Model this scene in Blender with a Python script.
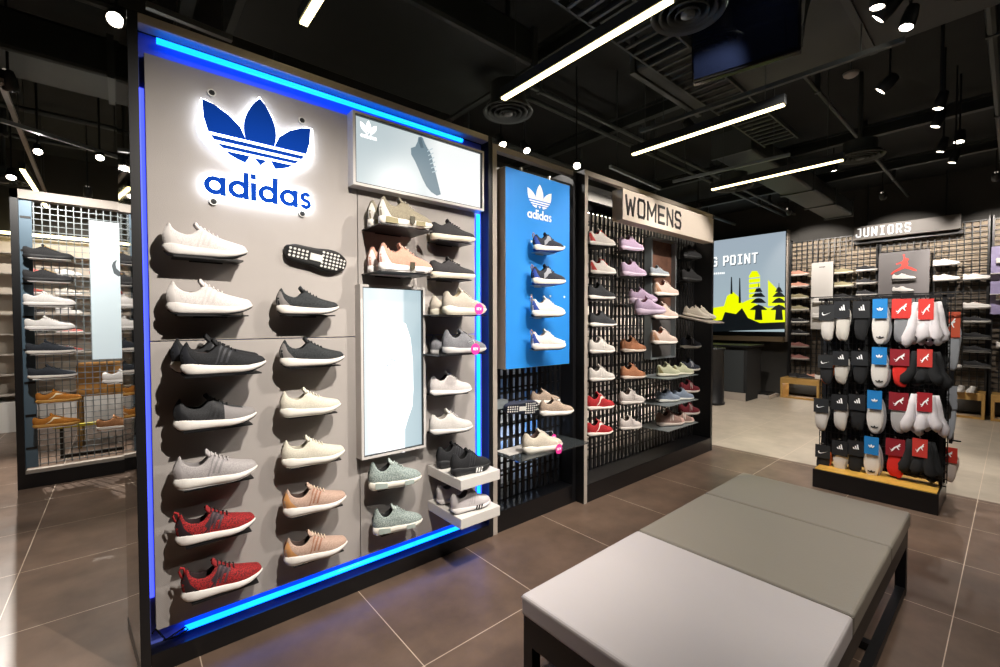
import bpy, bmesh, math, random
import numpy as np
from mathutils import Vector, Matrix
random.seed(7)
for o in list(bpy.data.objects): bpy.data.objects.remove(o)
sc = bpy.context.scene
COL = sc.collection
PI = math.pi

# ------------------------------------------------------------------ camera, world, exposure
CAMZ = 1.5
YAW, PITCH, ROLL, FPX = 0.8629, -0.02464, -0.0017, 441.0
fwd = np.array([math.cos(YAW)*math.cos(PITCH), math.sin(YAW)*math.cos(PITCH), math.sin(PITCH)])
rgt = np.cross(fwd, [0, 0, 1.0]); rgt /= np.linalg.norm(rgt); upv = np.cross(rgt, fwd)
rgt, upv = rgt*math.cos(ROLL)+upv*math.sin(ROLL), -rgt*math.sin(ROLL)+upv*math.cos(ROLL)
CAM = np.array([0, 0, CAMZ])
cd = bpy.data.cameras.new('camera'); cam = bpy.data.objects.new('camera', cd); COL.objects.link(cam)
cd.sensor_width = 36; cd.lens = FPX/1000*36; cd.clip_start = .05; cd.clip_end = 60
cam.matrix_world = Matrix(((rgt[0], upv[0], -fwd[0], 0), (rgt[1], upv[1], -fwd[1], 0), (rgt[2], upv[2], -fwd[2], CAMZ), (0, 0, 0, 1)))
sc.camera = cam
w = bpy.data.worlds.new('world'); sc.world = w; w.use_nodes = True
w.node_tree.nodes['Background'].inputs[0].default_value = (1, .93, .86, 1)
w.node_tree.nodes['Background'].inputs[1].default_value = .20
sc.view_settings.view_transform = 'Standard'; sc.view_settings.look = 'None'
sc.view_settings.exposure = 0.48; sc.view_settings.gamma = 1.0
sc.view_settings.use_curve_mapping = False
try:
    sc.cycles.use_denoising = True
    sc.cycles.max_bounces = 6; sc.cycles.diffuse_bounces = 3; sc.cycles.glossy_bounces = 4
    sc.cycles.sample_clamp_indirect = 4.0
    sc.cycles.caustics_reflective = False; sc.cycles.caustics_refractive = False
except Exception: pass

# ceiling lamps of the shop: (position, aim, power, cone deg, colour)
WARM = (1, .92, .83); NEUT = (1, .95, .88); COOL = (.9, .95, 1)
SPOTS = [
 ((.86, .62, 2.95), (.38, 2.4, .72), 245, 92, WARM, 1),
 ((2.02, .70, 2.95), (1.62, 2.4, .85), 145, 84, WARM, 1),
 ((2.45, .75, 3.25), (2.35, 2.4, 1.5), 90, 60, WARM),
 ((3.35, .55, 3.25), (3.3, 2.5, 1.4), 130, 62, WARM),
 ((4.4, .70, 3.25), (4.2, 2.5, 1.4), 130, 62, WARM),
 ((2.0, -.6, 3.3), (1.7, .85, .4), 85, 62, NEUT),
 ((3.05, -.3, 3.3), (2.9, .8, .4), 85, 60, WARM),
 ((3.9, 1.9, 3.2), (4.85, .85, .9), 210, 50, NEUT),
 ((3.4, .2, 3.2), (4.8, .7, .8), 150, 44, NEUT),
 ((6.4, .4, 3.3), (5.6, .6, 0), 110, 66, NEUT),
 ((8.9, 2.6, 3.4), (10.5, 2.6, 2.5), 150, 64, WARM),
 ((8.9, 1.35, 3.4), (10.5, 1.35, 2.5), 150, 64, WARM),
 ((8.9, .2, 3.4), (10.5, .2, 2.3), 150, 64, WARM),
 ((7.2, 1.6, 3.5), (7.6, 1.4, 0), 280, 100, WARM),
 ((6.6, 2.6, 3.5), (7.6, 3.2, 0), 170, 90, WARM),
 ((-.55, 4.5, 3.1), (-.3, 5.9, 1.4), 150, 84, NEUT),
 ((-.3, 7.6, 3.1), (-.3, 9.0, 1.5), 170, 100, NEUT),
 ((-.9, 7.2, 3.1), (-.7, 5.0, 0), 560, 80, NEUT),
 ((-1.1, 3.9, 3.1), (-.75, 3.1, 0), 300, 60, NEUT),
]
SPOT_DEFS = SPOTS

# ------------------------------------------------------------------ helpers
def ray(x, y): return fwd*FPX + rgt*(x-500) + upv*(333.5-y)
def onY(x, y, yy): d = ray(x, y); return CAM + d*(yy/d[1])
def onX(x, y, xx): d = ray(x, y); return CAM + d*(xx/d[0])
def onZ(x, y, zz): d = ray(x, y); return CAM + d*((zz-CAMZ)/d[2])
def proj(p): d = np.array(p, float)-CAM; k = d@fwd; return 500+FPX*(d@rgt)/k, 333.5-FPX*(d@upv)/k

def lin(c):
    if isinstance(c, str):
        c = [int(c[i:i+2], 16)/255 for i in (0, 2, 4)]
    return tuple((v/12.92 if v <= .04045 else ((v+.055)/1.055)**2.4) for v in c)
MATS = {}
def mat(name, col, rough=.6, metal=0, noise=0, nscale=60, bump=0, bscale=200, emit=0, ecol=None, coat=0, spec=.5):
    if name in MATS: return MATS[name]
    m = bpy.data.materials.new(name); m.use_nodes = True; nt = m.node_tree; b = nt.nodes['Principled BSDF']
    c = lin(col)
    b.inputs['Base Color'].default_value = (*c, 1); b.inputs['Roughness'].default_value = rough
    b.inputs['Metallic'].default_value = metal; b.inputs['Specular IOR Level'].default_value = spec
    if coat: b.inputs['Coat Weight'].default_value = coat
    if emit:
        b.inputs['Emission Color'].default_value = (*lin(ecol or col), 1); b.inputs['Emission Strength'].default_value = emit
    if noise or bump:
        tc = nt.nodes.new('ShaderNodeTexCoord')
        n = nt.nodes.new('ShaderNodeTexNoise'); n.inputs['Scale'].default_value = nscale; n.inputs['Detail'].default_value = 4
        nt.links.new(tc.outputs['Object'], n.inputs['Vector'])
    if noise:
        mx = nt.nodes.new('ShaderNodeMix'); mx.data_type = 'RGBA'
        mx.inputs[6].default_value = (*[max(0, v*(1-noise)) for v in c], 1); mx.inputs[7].default_value = (*[min(1, v*(1+noise)) for v in c], 1)
        nt.links.new(n.outputs[0], mx.inputs[0]); nt.links.new(mx.outputs[2], b.inputs['Base Color'])
    if bump:
        n2 = nt.nodes.new('ShaderNodeTexNoise'); n2.inputs['Scale'].default_value = bscale
        nt.links.new(tc.outputs['Object'], n2.inputs['Vector'])
        bp = nt.nodes.new('ShaderNodeBump'); bp.inputs['Strength'].default_value = bump; bp.inputs['Distance'].default_value = .002
        nt.links.new(n2.outputs[0], bp.inputs['Height']); nt.links.new(bp.outputs[0], b.inputs['Normal'])
    MATS[name] = m; return m
def cmat(hexc, rough=.7, kind='fabric'):
    return mat('%s_%s' % (kind, hexc), hexc, rough, noise=.12 if kind == 'fabric' else 0, nscale=220, bump=.25 if kind == 'fabric' else 0, bscale=700)
def knit(c1, c2):
    k = 'knit_%s_%s' % (c1, c2)
    if k in MATS: return MATS[k]
    m = mat(k, c1, .85, noise=.01, nscale=260, bump=.3, bscale=600); nt = m.node_tree
    mx = [n for n in nt.nodes if n.type == 'MIX'][0]; n = [n for n in nt.nodes if n.type == 'TEX_NOISE'][0]
    mx.inputs[6].default_value = (*lin(c1), 1); mx.inputs[7].default_value = (*lin(c2), 1)
    cr = nt.nodes.new('ShaderNodeValToRGB'); cr.color_ramp.elements[0].position = .45; cr.color_ramp.elements[1].position = .55
    nt.links.new(n.outputs[0], cr.inputs[0]); nt.links.new(cr.outputs[0], mx.inputs[0]); return m

def props(o, label=None, cat=None, group=None, kind=None):
    if label: o['label'] = label
    if cat: o['category'] = cat
    if group: o['group'] = group
    if kind: o['kind'] = kind
    return o
def empty(name, loc=(0, 0, 0), label=None, cat=None, group=None, rot=(0, 0, 0), s=1):
    o = bpy.data.objects.new(name, None); COL.objects.link(o); o.location = loc; o.rotation_euler = rot; o.scale = (s, s, s)
    o.empty_display_size = .1
    return props(o, label, cat, group)

class MB:
    def __init__(s): s.v = []; s.f = []; s.m = []
    def add(s, vs, fs, mi=0):
        n = len(s.v); s.v += [tuple(map(float, p)) for p in vs]; s.f += [tuple(i+n for i in f) for f in fs]; s.m += [mi]*len(fs); return s
    def box(s, x0, x1, y0, y1, z0, z1, mi=0):
        if x0 > x1: x0, x1 = x1, x0
        if y0 > y1: y0, y1 = y1, y0
        if z0 > z1: z0, z1 = z1, z0
        v = [(x, y, z) for x in (x0, x1) for y in (y0, y1) for z in (z0, z1)]
        return s.add(v, [(0, 1, 3, 2), (4, 6, 7, 5), (0, 4, 5, 1), (2, 3, 7, 6), (0, 2, 6, 4), (1, 5, 7, 3)], mi)
    def prism(s, poly, o, ux, uy, d, mi=0, cap=True):
        """poly (2d) on plane o + a*ux + b*uy, extruded by vector d"""
        o, ux, uy, d = map(np.array, (o, ux, uy, d)); n = len(poly)
        A = [o+ux*a+uy*b for a, b in poly]; B = [p+d for p in A]
        fs = [(i, (i+1) % n, n+(i+1) % n, n+i) for i in range(n)]
        if cap: fs += [tuple(range(n-1, -1, -1)), tuple(range(n, 2*n))]
        return s.add(A+B, fs, mi)
    def tube(s, pts, r, n=8, mi=0, closed=False):
        pts = [Vector(p) for p in pts]; rings = []
        m = len(pts)
        for i, p in enumerate(pts):
            if closed: t = pts[(i+1) % m]-pts[i-1]
            else: t = pts[min(i+1, m-1)]-pts[max(i-1, 0)]
            t.normalize(); a = t.cross(Vector((0, 0, 1)))
            if a.length < .05: a = t.cross(Vector((0, 1, 0)))
            a.normalize(); b = t.cross(a); rr = r[i] if isinstance(r, (list, tuple)) else r
            rings.append([p+(a*math.cos(2*PI*k/n)+b*math.sin(2*PI*k/n))*rr for k in range(n)])
        vs = [q for rg in rings for q in rg]; fs = []
        for i in range(m if closed else m-1):
            j = (i+1) % m
            fs += [(i*n+k, i*n+(k+1) % n, j*n+(k+1) % n, j*n+k) for k in range(n)]
        if not closed: fs += [tuple(range(n-1, -1, -1)), tuple(range((m-1)*n, m*n))]
        return s.add(vs, fs, mi)
    def lathe(s, prof, c, axis='z', n=24, mi=0):
        """prof: [(r,h)...]"""
        vs = []
        for r, h in prof:
            for k in range(n):
                a = 2*PI*k/n; q = (r*math.cos(a), r*math.sin(a), h)
                if axis == 'y': q = (q[0], q[2], q[1])
                if axis == 'x': q = (q[2], q[0], q[1])
                vs.append((c[0]+q[0], c[1]+q[1], c[2]+q[2]))
        fs = [(i*n+k, i*n+(k+1) % n, (i+1)*n+(k+1) % n, (i+1)*n+k) for i in range(len(prof)-1) for k in range(n)]
        return s.add(vs, fs, mi)
    def grid(s, rows, mi=0, closed=False):
        nr, nc = len(rows), len(rows[0]); vs = [p for r in rows for p in r]
        cc = nc if closed else nc-1
        fs = [(i*nc+k, i*nc+(k+1) % nc, (i+1)*nc+(k+1) % nc, (i+1)*nc+k) for i in range(nr-1) for k in range(cc)]
        return s.add(vs, fs, mi)
    def mesh(s, name, mats, smooth=False):
        me = bpy.data.meshes.new(name); me.from_pydata(s.v, [], s.f)
        for m in (mats if isinstance(mats, (list, tuple)) else [mats]): me.materials.append(m)
        me.polygons.foreach_set('material_index', s.m)
        if smooth: me.polygons.foreach_set('use_smooth', [True]*len(s.f))
        bm = bmesh.new(); bm.from_mesh(me); bmesh.ops.recalc_face_normals(bm, faces=bm.faces); bm.to_mesh(me); bm.free()
        me.update(); return me
    def build(s, name, mats, parent=None, smooth=False, bevel=0, seg=2):
        o = bpy.data.objects.new(name, s.mesh(name, mats, smooth)); COL.objects.link(o)
        if parent: o.parent = parent
        if bevel:
            b = o.modifiers.new('bevel', 'BEVEL'); b.width = bevel; b.segments = seg; b.limit_method = 'ANGLE'
        return o
def link(me, name, parent=None):
    o = bpy.data.objects.new(name, me); COL.objects.link(o)
    if parent: o.parent = parent
    return o
def copy_tree(o, parent=None):
    c = o.copy(); COL.objects.link(c); c.parent = parent
    for ch in list(o.children): copy_tree(ch, c)
    return c

# ------------------------------------------------------------------ materials
M = dict(
 black=mat('black_metal', '141416', .42, noise=.1), blackg=mat('black_gloss', '0c0d10', .18), blackm=mat('black_matte', '0f1011', .8),
 ceil=mat('ceiling_black', '232626', .9, noise=.3, nscale=3), duct=mat('painted_duct', '363b39', .55, noise=.2, nscale=4),
 pipe=mat('pipe_grey', '454a48', .5), track=mat('track_black', '1c1e1f', .5), steel=mat('steel', '9a9a98', .35, metal=.8),
 beige=mat('frame_beige', 'a89e94', .5, noise=.06), white=mat('white_lacquer', 'd8d4cf', .35), wframe=mat('lightbox_frame', 'cfcbc8', .35),
 led=mat('blue_led', '0aa0ff', .4, emit=3.6, ecol='0a74ff'), ledside=mat('blue_side_led', '4050ff', .4, emit=1.3, ecol='4a58ff'), channel=mat('led_channel', '6676e0', .5),  # blue glow of the strips is put into the channel's own colour
 sign=mat('sign_beige', 'cfc3b6', .5, noise=.04), wood=mat('bench_wood', 'b08a4c', .5, noise=.2, nscale=20),
 gold=mat('gold_board', 'd0a048', .35, noise=.5, nscale=14), chrome=mat('chrome', 'd0d0d0', .12, metal=1),
 mirror=mat('dark_mirror', 'a8a8a6', .03, metal=1), lace=cmat('e8e4de'), rubber=mat('rubber_black', '151515', .6),
 lamp=mat('lamp_tube', 'fff4d8', .5, emit=4.5, ecol='ffeaa8'), lampface=mat('lamp_face', 'ffffff', .5, emit=14, ecol='fff1dc'),
 blueink=mat('sign_blue', '0a42b0', .9, spec=.08), glow=mat('acrylic_glow', 'ffffff', .4, emit=4.5, ecol='eaf3ff'),
 pink=mat('pink_card', 'e8389a', .5), wire=mat('wire_grey', '8d9598', .4, metal=.4), paper=mat('white_print', 'c9c5c1', .5),
 bluepanel=mat('blue_panel', '2080cf', .55, noise=.06, nscale=5, emit=.12, ecol='2a90ea'), letterw=mat('white_letter', 'f4f6f8', .5, emit=.12),
 letterd=mat('dark_letter', '2b2a2c', .5), kick=mat('kick_black', '0d0d0f', .28),
)
def tile_mat(name, c1, c2, rough):
    m = bpy.data.materials.new(name); m.use_nodes = True; nt = m.node_tree; b = nt.nodes['Principled BSDF']; N = nt.nodes.new; Lk = nt.links.new
    tc = N('ShaderNodeTexCoord'); mp = N('ShaderNodeMapping'); T = .737
    mp.inputs['Scale'].default_value = (1/T, 1/T, 1)
    mp.inputs['Location'].default_value = (-(.976-T*10)/T, -(.180-T*10)/T, 0)
    Lk(tc.outputs['Object'], mp.inputs['Vector'])
    br = N('ShaderNodeTexBrick'); br.offset = 0; br.squash = 1
    br.inputs['Scale'].default_value = 1; br.inputs['Brick Width'].default_value = 1; br.inputs['Row Height'].default_value = 1
    br.inputs['Mortar Size'].default_value = .0027; br.inputs['Mortar Smooth'].default_value = .1
    br.inputs['Color1'].default_value = (0, 0, 0, 1); br.inputs['Color2'].default_value = (1, 1, 1, 1); br.inputs['Mortar'].default_value = (.5, .5, .5, 1)
    Lk(mp.outputs[0], br.inputs['Vector'])
    n = N('ShaderNodeTexNoise'); n.inputs['Scale'].default_value = 3.5; n.inputs['Detail'].default_value = 8; n.inputs['Roughness'].default_value = .62
    Lk(tc.outputs['Object'], n.inputs['Vector'])
    mx = N('ShaderNodeMix'); mx.data_type = 'RGBA'; mx.inputs[6].default_value = (*lin(c1), 1); mx.inputs[7].default_value = (*lin(c2), 1)
    cr = N('ShaderNodeValToRGB'); cr.color_ramp.elements[0].position = .3; cr.color_ramp.elements[1].position = .7
    Lk(n.outputs[0], cr.inputs[0]); Lk(cr.outputs[0], mx.inputs[0])
    m2 = N('ShaderNodeMix'); m2.data_type = 'RGBA'; m2.inputs[7].default_value = (*lin('c9b7a4'), 1)
    Lk(br.outputs['Fac'], m2.inputs[0]); Lk(mx.outputs[2], m2.inputs[6]); Lk(m2.outputs[2], b.inputs['Base Color'])
    n2 = N('ShaderNodeTexNoise'); n2.inputs['Scale'].default_value = 9; n2.inputs['Detail'].default_value = 5
    Lk(tc.outputs['Object'], n2.inputs['Vector'])
    mr = N('ShaderNodeMapRange'); mr.inputs['To Min'].default_value = rough-.08; mr.inputs['To Max'].default_value = rough+.1
    Lk(n2.outputs[0], mr.inputs[0]); Lk(mr.outputs[0], b.inputs['Roughness'])
    bp = N('ShaderNodeBump'); bp.inputs['Strength'].default_value = .25; bp.inputs['Distance'].default_value = .003; bp.invert = True
    Lk(br.outputs['Fac'], bp.inputs['Height']); Lk(bp.outputs[0], b.inputs['Normal'])
    return m
M['tile'] = tile_mat('floor_tile_brown', '54453b', '705c4e', .36)
M['tile2'] = tile_mat('floor_tile_beige', '9a9082', 'aea292', .4)
def panel_mat():
    m = mat('panel_fabric', 'aca6a2', .85, noise=.06, nscale=7, bump=.3, bscale=300)
    nt = m.node_tree; wv = nt.nodes.new('ShaderNodeTexWave'); wv.inputs['Scale'].default_value = 60; wv.inputs['Distortion'].default_value = 1.5
    tc = [n for n in nt.nodes if n.type == 'TEX_COORD'][0]; mp = nt.nodes.new('ShaderNodeMapping'); mp.inputs['Rotation'].default_value = (0, .6, 0)
    nt.links.new(tc.outputs['Object'], mp.inputs['Vector']); nt.links.new(mp.outputs[0], wv.inputs['Vector'])
    mx = [n for n in nt.nodes if n.type == 'MIX'][0]; b = nt.nodes['Principled BSDF']
    m2 = nt.nodes.new('ShaderNodeMix'); m2.data_type = 'RGBA'; m2.blend_type = 'MULTIPLY'; m2.inputs[0].default_value = .07
    nt.links.new(mx.outputs[2], m2.inputs[6]); nt.links.new(wv.outputs[0], m2.inputs[7]); nt.links.new(m2.outputs[2], b.inputs['Base Color']); return m
M['panel'] = panel_mat()
def goods_mat(name, c1, c2, cm):
    m = bpy.data.materials.new(name); m.use_nodes = True; nt = m.node_tree; b = nt.nodes['Principled BSDF']
    tc = nt.nodes.new('ShaderNodeTexCoord'); mp = nt.nodes.new('ShaderNodeMapping'); mp.inputs['Rotation'].default_value = (PI/2, 0, 0)
    br = nt.nodes.new('ShaderNodeTexBrick'); br.inputs['Scale'].default_value = 1; br.inputs['Brick Width'].default_value = .33; br.inputs['Row Height'].default_value = .13
    br.inputs['Mortar Size'].default_value = .012; br.inputs['Bias'].default_value = -.1
    for k, c in zip(('Color1', 'Color2', 'Mortar'), (c1, c2, cm)): br.inputs[k].default_value = (*lin(c), 1)
    nt.links.new(tc.outputs['Object'], mp.inputs[0]); nt.links.new(mp.outputs[0], br.inputs['Vector']); nt.links.new(br.outputs[0], b.inputs['Base Color'])
    b.inputs['Roughness'].default_value = .6; return m
M['goods'] = goods_mat('stacked_box_fronts', 'b5aca0', '5d5650', '2a2725')
M['goods2'] = goods_mat('stacked_blue_boxes', '8f959c', '2b6fb8', '24282c')

# ------------------------------------------------------------------ emblem and lettering shapes
def lens(x0, y0, x1, y1, wl, wr, n=10):
    """pointed leaf from (x0,y0) to (x1,y1); bulge wl on the left, wr on the right"""
    d = np.array([x1-x0, y1-y0], float); L = np.hypot(*d); d /= L; nn = np.array([-d[1], d[0]])
    P = []
    for i in range(n+1): t = i/n; P.append(np.array([x0, y0])+d*L*t + nn*wl*math.sin(PI*t)**.8)
    for i in range(n-1, 0, -1): t = i/n; P.append(np.array([x0, y0])+d*L*t - nn*wr*math.sin(PI*t)**.8)
    return [tuple(p) for p in P]
def clipy(poly, y, keep_above=True):
    out = []; n = len(poly)
    for i in range(n):
        a, b = poly[i], poly[(i+1) % n]; ia = (a[1] >= y) == keep_above; ib = (b[1] >= y) == keep_above
        if ia: out.append(a)
        if ia != ib:
            t = (y-a[1])/(b[1]-a[1]); out.append((a[0]+(b[0]-a[0])*t, y))
    return out
def trefoil():
    """three-leaf emblem, width 1 (x -.5...5), y 0..~.76"""
    P = []
    cen = lens(0, .76, 0, .02, .15, .15, 12); P.append(clipy(cen, .26))
    lf = [(-.5, .58), (-.40, .55), (-.28, .48), (-.18, .38), (-.135, .26), (-.455, .26), (-.49, .40)]
    P.append(lf); P.append([(-x, y) for x, y in lf][::-1])
    def half(y):   # outer outline of the lower body
        return .49*math.sqrt(max(0, 1-((.42-y)/.42)**2))*1.0 if y < .3 else .46
    for y0, y1 in ((.185, .225), (.115, .15)):
        P.append([(-half(y0), y0), (half(y0), y0), (half(y1), y1), (-half(y1), y1)])
    for sg in (-1, 1):
        q = [(sg*.10, .085), (sg*.31, .085), (sg*.27, .055), (sg*.21, .027), (sg*.14, .004), (sg*.118, .045)]
        P.append(q if sg < 0 else q[::-1])
    P.append([(-.055, .075), (.055, .075), (0, .01)])
    return P
def trefoil_back():
    a = [(-.5, .60), (-.46, .60), (-.28, .52), (-.17, .42), (-.15, .30), (-.17, .45), (-.12, .62), (0, .80), (.12, .62), (.17, .45), (.15, .30), (.17, .42), (.28, .52), (.46, .60), (.52, .60)]
    b = []
    for i in range(13):
        t = i/12*PI; b.append((.53*math.cos(t), .30-.33*math.sin(t)))
    return a+b
def ring(cx, cy, r, t, n=24, a0=0, a1=2*PI):
    """quads of an annulus arc"""
    Q = []
    for i in range(n):
        a, b = a0+(a1-a0)*i/n, a0+(a1-a0)*(i+1)/n
        Q.append([(cx+(r-t)*math.cos(a), cy+(r-t)*math.sin(a)), (cx+r*math.cos(a), cy+r*math.sin(a)), (cx+r*math.cos(b), cy+r*math.sin(b)), (cx+(r-t)*math.cos(b), cy+(r-t)*math.sin(b))])
    return Q
def adidas_word():
    """lower-case geometric word, width 1; x-height .2"""
    r, t = .098, .050; P = []; x = r
    def rect(x0, x1, y0, y1): P.append([(x0, y0), (x1, y0), (x1, y1), (x0, y1)])
    gap = .022
    P += ring(x, r, r, t); rect(x+r-t, x+r, 0, 2*r); x += 2*r+gap
    P += ring(x, r, r, t); rect(x+r-t, x+r, 0, 3*r); x += r+gap
    rect(x, x+t, 0, 2*r); rect(x, x+t, 2.45*r, 3*r); x += t+gap+r
    P += ring(x, r, r, t); rect(x+r-t, x+r, 0, 3*r); x += 2*r+gap
    P += ring(x, r, r, t); rect(x+r-t, x+r, 0, 2*r); x += r+gap
    q = .054; cx = x+q+.014
    P += ring(cx, 2*r-.057, .061, .045, 12, PI*.10, PI*1.5); P += ring(cx, .057, .061, .045, 12, -PI*.90, PI*.5)
    return P, cx+.061
GL = {
 'W': [[(0, 1), (.22, 0), (.5, .8), (.78, 0), (1, 1)]], 'O': [[(.15, 0), (0, .15), (0, .85), (.15, 1), (.85, 1), (1, .85), (1, .15), (.85, 0), (.15, 0)]],
 'M': [[(0, 0), (0, 1), (.5, .3), (1, 1), (1, 0)]], 'E': [[(1, 1), (0, 1), (0, 0), (1, 0)], [(0, .5), (.85, .5)]], 'N': [[(0, 0), (0, 1), (1, 0), (1, 1)]],
 'S': [[(1, .85), (.85, 1), (.15, 1), (0, .85), (0, .65), (.15, .52), (.85, .48), (1, .35), (1, .15), (.85, 0), (.15, 0), (0, .15)]],
 'J': [[(.4, 1), (1, 1), (1, .15), (.85, 0), (.15, 0), (0, .15), (0, .3)]], 'U': [[(0, 1), (0, .15), (.15, 0), (.85, 0), (1, .15), (1, 1)]],
 'I': [[(.5, 0), (.5, 1)], [(.15, 1), (.85, 1)], [(.15, 0), (.85, 0)]], 'R': [[(0, 0), (0, 1), (.85, 1), (1, .85), (1, .6), (.85, .48), (0, .48)], [(.5, .48), (1, 0)]],
 'G': [[(1, .82), (.85, 1), (.15, 1), (0, .85), (0, .15), (.15, 0), (.85, 0), (1, .15), (1, .5), (.55, .5)]],
 'P': [[(0, 0), (0, 1), (.85, 1), (1, .85), (1, .55), (.85, .42), (0, .42)]], 'T': [[(.5, 0), (.5, 1)], [(0, 1), (1, 1)]],
}
def letters(mb, text, o, ux, uy, d, h, lw, gap, t, mi=0):
    x = 0; o, ux, uy = map(np.array, (o, ux, uy))
    for ch in text:
        if ch == ' ': x += lw*.6+gap; continue
        w_ = lw*(1.25 if ch in 'WM' else .6 if ch == 'I' and len(text) > 8 else 1)
        for pl in GL[ch]:
            pts = [(x+a*(w_-t)+t/2, t/2+b*(h-t)) for a, b in pl]
            for (ax, ay), (bx, by) in zip(pts, pts[1:]):
                dx, dy = bx-ax, by-ay; L = math.hypot(dx, dy); dx /= L; dy /= L; e = t/2*.9
                A = (ax-dx*e, ay-dy*e); B = (bx+dx*e, by+dy*e); nx, ny = -dy*t/2, dx*t/2
                mb.prism([(A[0]-nx, A[1]-ny), (B[0]-nx, B[1]-ny), (B[0]+nx, B[1]+ny), (A[0]+nx, A[1]+ny)], o, ux, uy, d, mi)
        x += w_+gap
    return x
SWOOSH = [(0, .32), (.05, .12), (.17, .04), (.32, .08), (1, .42), (.34, .18), (.22, .17), (.12, .26), (.1, .38), (.14, .5), (.04, .42)]
PUMA = [(0, .42), (.04, .26), (.16, .22), (.26, .34), (.36, .5), (.55, .66), (.74, .80), (.9, 1.0), (1, .97), (.90, .80), (.98, .72), (.90, .64), (.78, .62), (.80, .42), (.90, .30), (.84, .26), (.70, .40), (.62, .52), (.48, .40), (.38, .22), (.22, .0), (.08, 0), (.24, .16), (.16, .15), (.03, .18)]
JUMP = [(.50, 1.0), (.56, .97), (.55, .90), (.58, .80), (.66, .79), (.72, .72), (.66, .62), (.70, .52), (.66, .42), (.80, .34), (1.0, .20), (1.0, .14), (.90, .16), (.72, .25), (.55, .31), (.40, .24), (.18, .14), (.08, .04), (0, .06), (.10, .18), (.34, .34), (.44, .44), (.42, .56), (.24, .50), (.20, .56), (.44, .64), (.50, .74), (.50, .86), (.46, .95)]

# ------------------------------------------------------------------ shoes
def cr(keys, t):
    xs = [k[0] for k in keys]; ys = [k[1] for k in keys]; n = len(xs)
    if t <= xs[0]: return ys[0]
    if t >= xs[-1]: return ys[-1]
    i = max(j for j in range(n) if xs[j] <= t); i = min(i, n-2); h = xs[i+1]-xs[i]; u = (t-xs[i])/h
    def sl(j):
        if j == 0: return (ys[1]-ys[0])/(xs[1]-xs[0])
        if j == n-1: return (ys[-1]-ys[-2])/(xs[-1]-xs[-2])
        a = (ys[j]-ys[j-1])/(xs[j]-xs[j-1]); b = (ys[j+1]-ys[j])/(xs[j+1]-xs[j])
        return 0 if a*b <= 0 else 2*a*b/(a+b)
    m0, m1 = sl(i)*h, sl(i+1)*h
    return ys[i]*(1+2*u)*(1-u)**2+m0*u*(1-u)**2+ys[i+1]*u*u*(3-2*u)+m1*u*u*(u-1)
L0 = .30
WK = [(0, .010), (.02, .021), (.06, .029), (.14, .0355), (.26, .037), (.42, .0385), (.55, .044), (.68, .049), (.78, .0485), (.87, .041), (.94, .033), (.98, .023), (1, .012)]
STY = {
 'boost': dict(top=[(0, .108), (.03, .114), (.06, .106), (.11, .090), (.18, .079), (.26, .075), (.33, .082), (.39, .098), (.43, .107), (.49, .099), (.58, .085), (.70, .073), (.82, .065), (.90, .060), (.95, .057), (.98, .051), (1, .042)],
     sole=[(0, .040), (.1, .042), (.25, .036), (.5, .031), (.72, .029), (.88, .033), (1, .040)], bot=[(0, .014), (.05, .003), (.15, 0), (.62, 0), (.80, .006), (.92, .016), (1, .027)], tg=.43, tz=.127),
 'nmd': dict(top=[(0, .112), (.04, .118), (.09, .106), (.16, .084), (.24, .078), (.33, .088), (.40, .104), (.46, .104), (.60, .080), (.72, .068), (.84, .058), (.93, .048), (.985, .037), (1, .03)],
     sole=[(0, .036), (.1, .036), (.3, .030), (.6, .028), (1, .027)], bot=[(0, .006), (.05, 0), (.75, 0), (.9, .006), (1, .015)]),
 'runner': dict(top=[(0, .096), (.05, .102), (.11, .090), (.19, .078), (.27, .080), (.34, .092), (.40, .107), (.46, .107), (.60, .082), (.72, .066), (.82, .058), (.92, .052), (.98, .038), (1, .03)],
     sole=[(0, .030), (.1, .032), (.3, .028), (.6, .022), (1, .024)], bot=[(0, .010), (.06, 0), (.7, 0), (.88, .006), (1, .016)]),
 'court': dict(top=[(0, .080), (.05, .083), (.12, .074), (.20, .068), (.28, .074), (.35, .086), (.41, .088), (.50, .078), (.62, .066), (.74, .056), (.85, .051), (.93, .046), (.985, .034), (1, .028)],
     sole=[(0, .028), (.3, .026), (.6, .024), (1, .026)], bot=[(0, .002), (.05, 0), (.8, 0), (1, .010)]),
 'chunky': dict(top=[(0, .108), (.05, .114), (.11, .100), (.19, .086), (.27, .088), (.34, .100), (.40, .114), (.47, .112), (.62, .084), (.74, .072), (.85, .064), (.93, .055), (.985, .042), (1, .034)],
     sole=[(0, .040), (.1, .044), (.3, .036), (.6, .034), (1, .034)], bot=[(0, .012), (.06, 0), (.7, 0), (.88, .007), (1, .020)]),
}
def wopen(t):
    a, b = .035, .42
    if t <= a or t >= b: return 0
    u = (t-(a+b)/2)/((b-a)/2); return .026*math.sqrt(max(0, 1-u*u))
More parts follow.
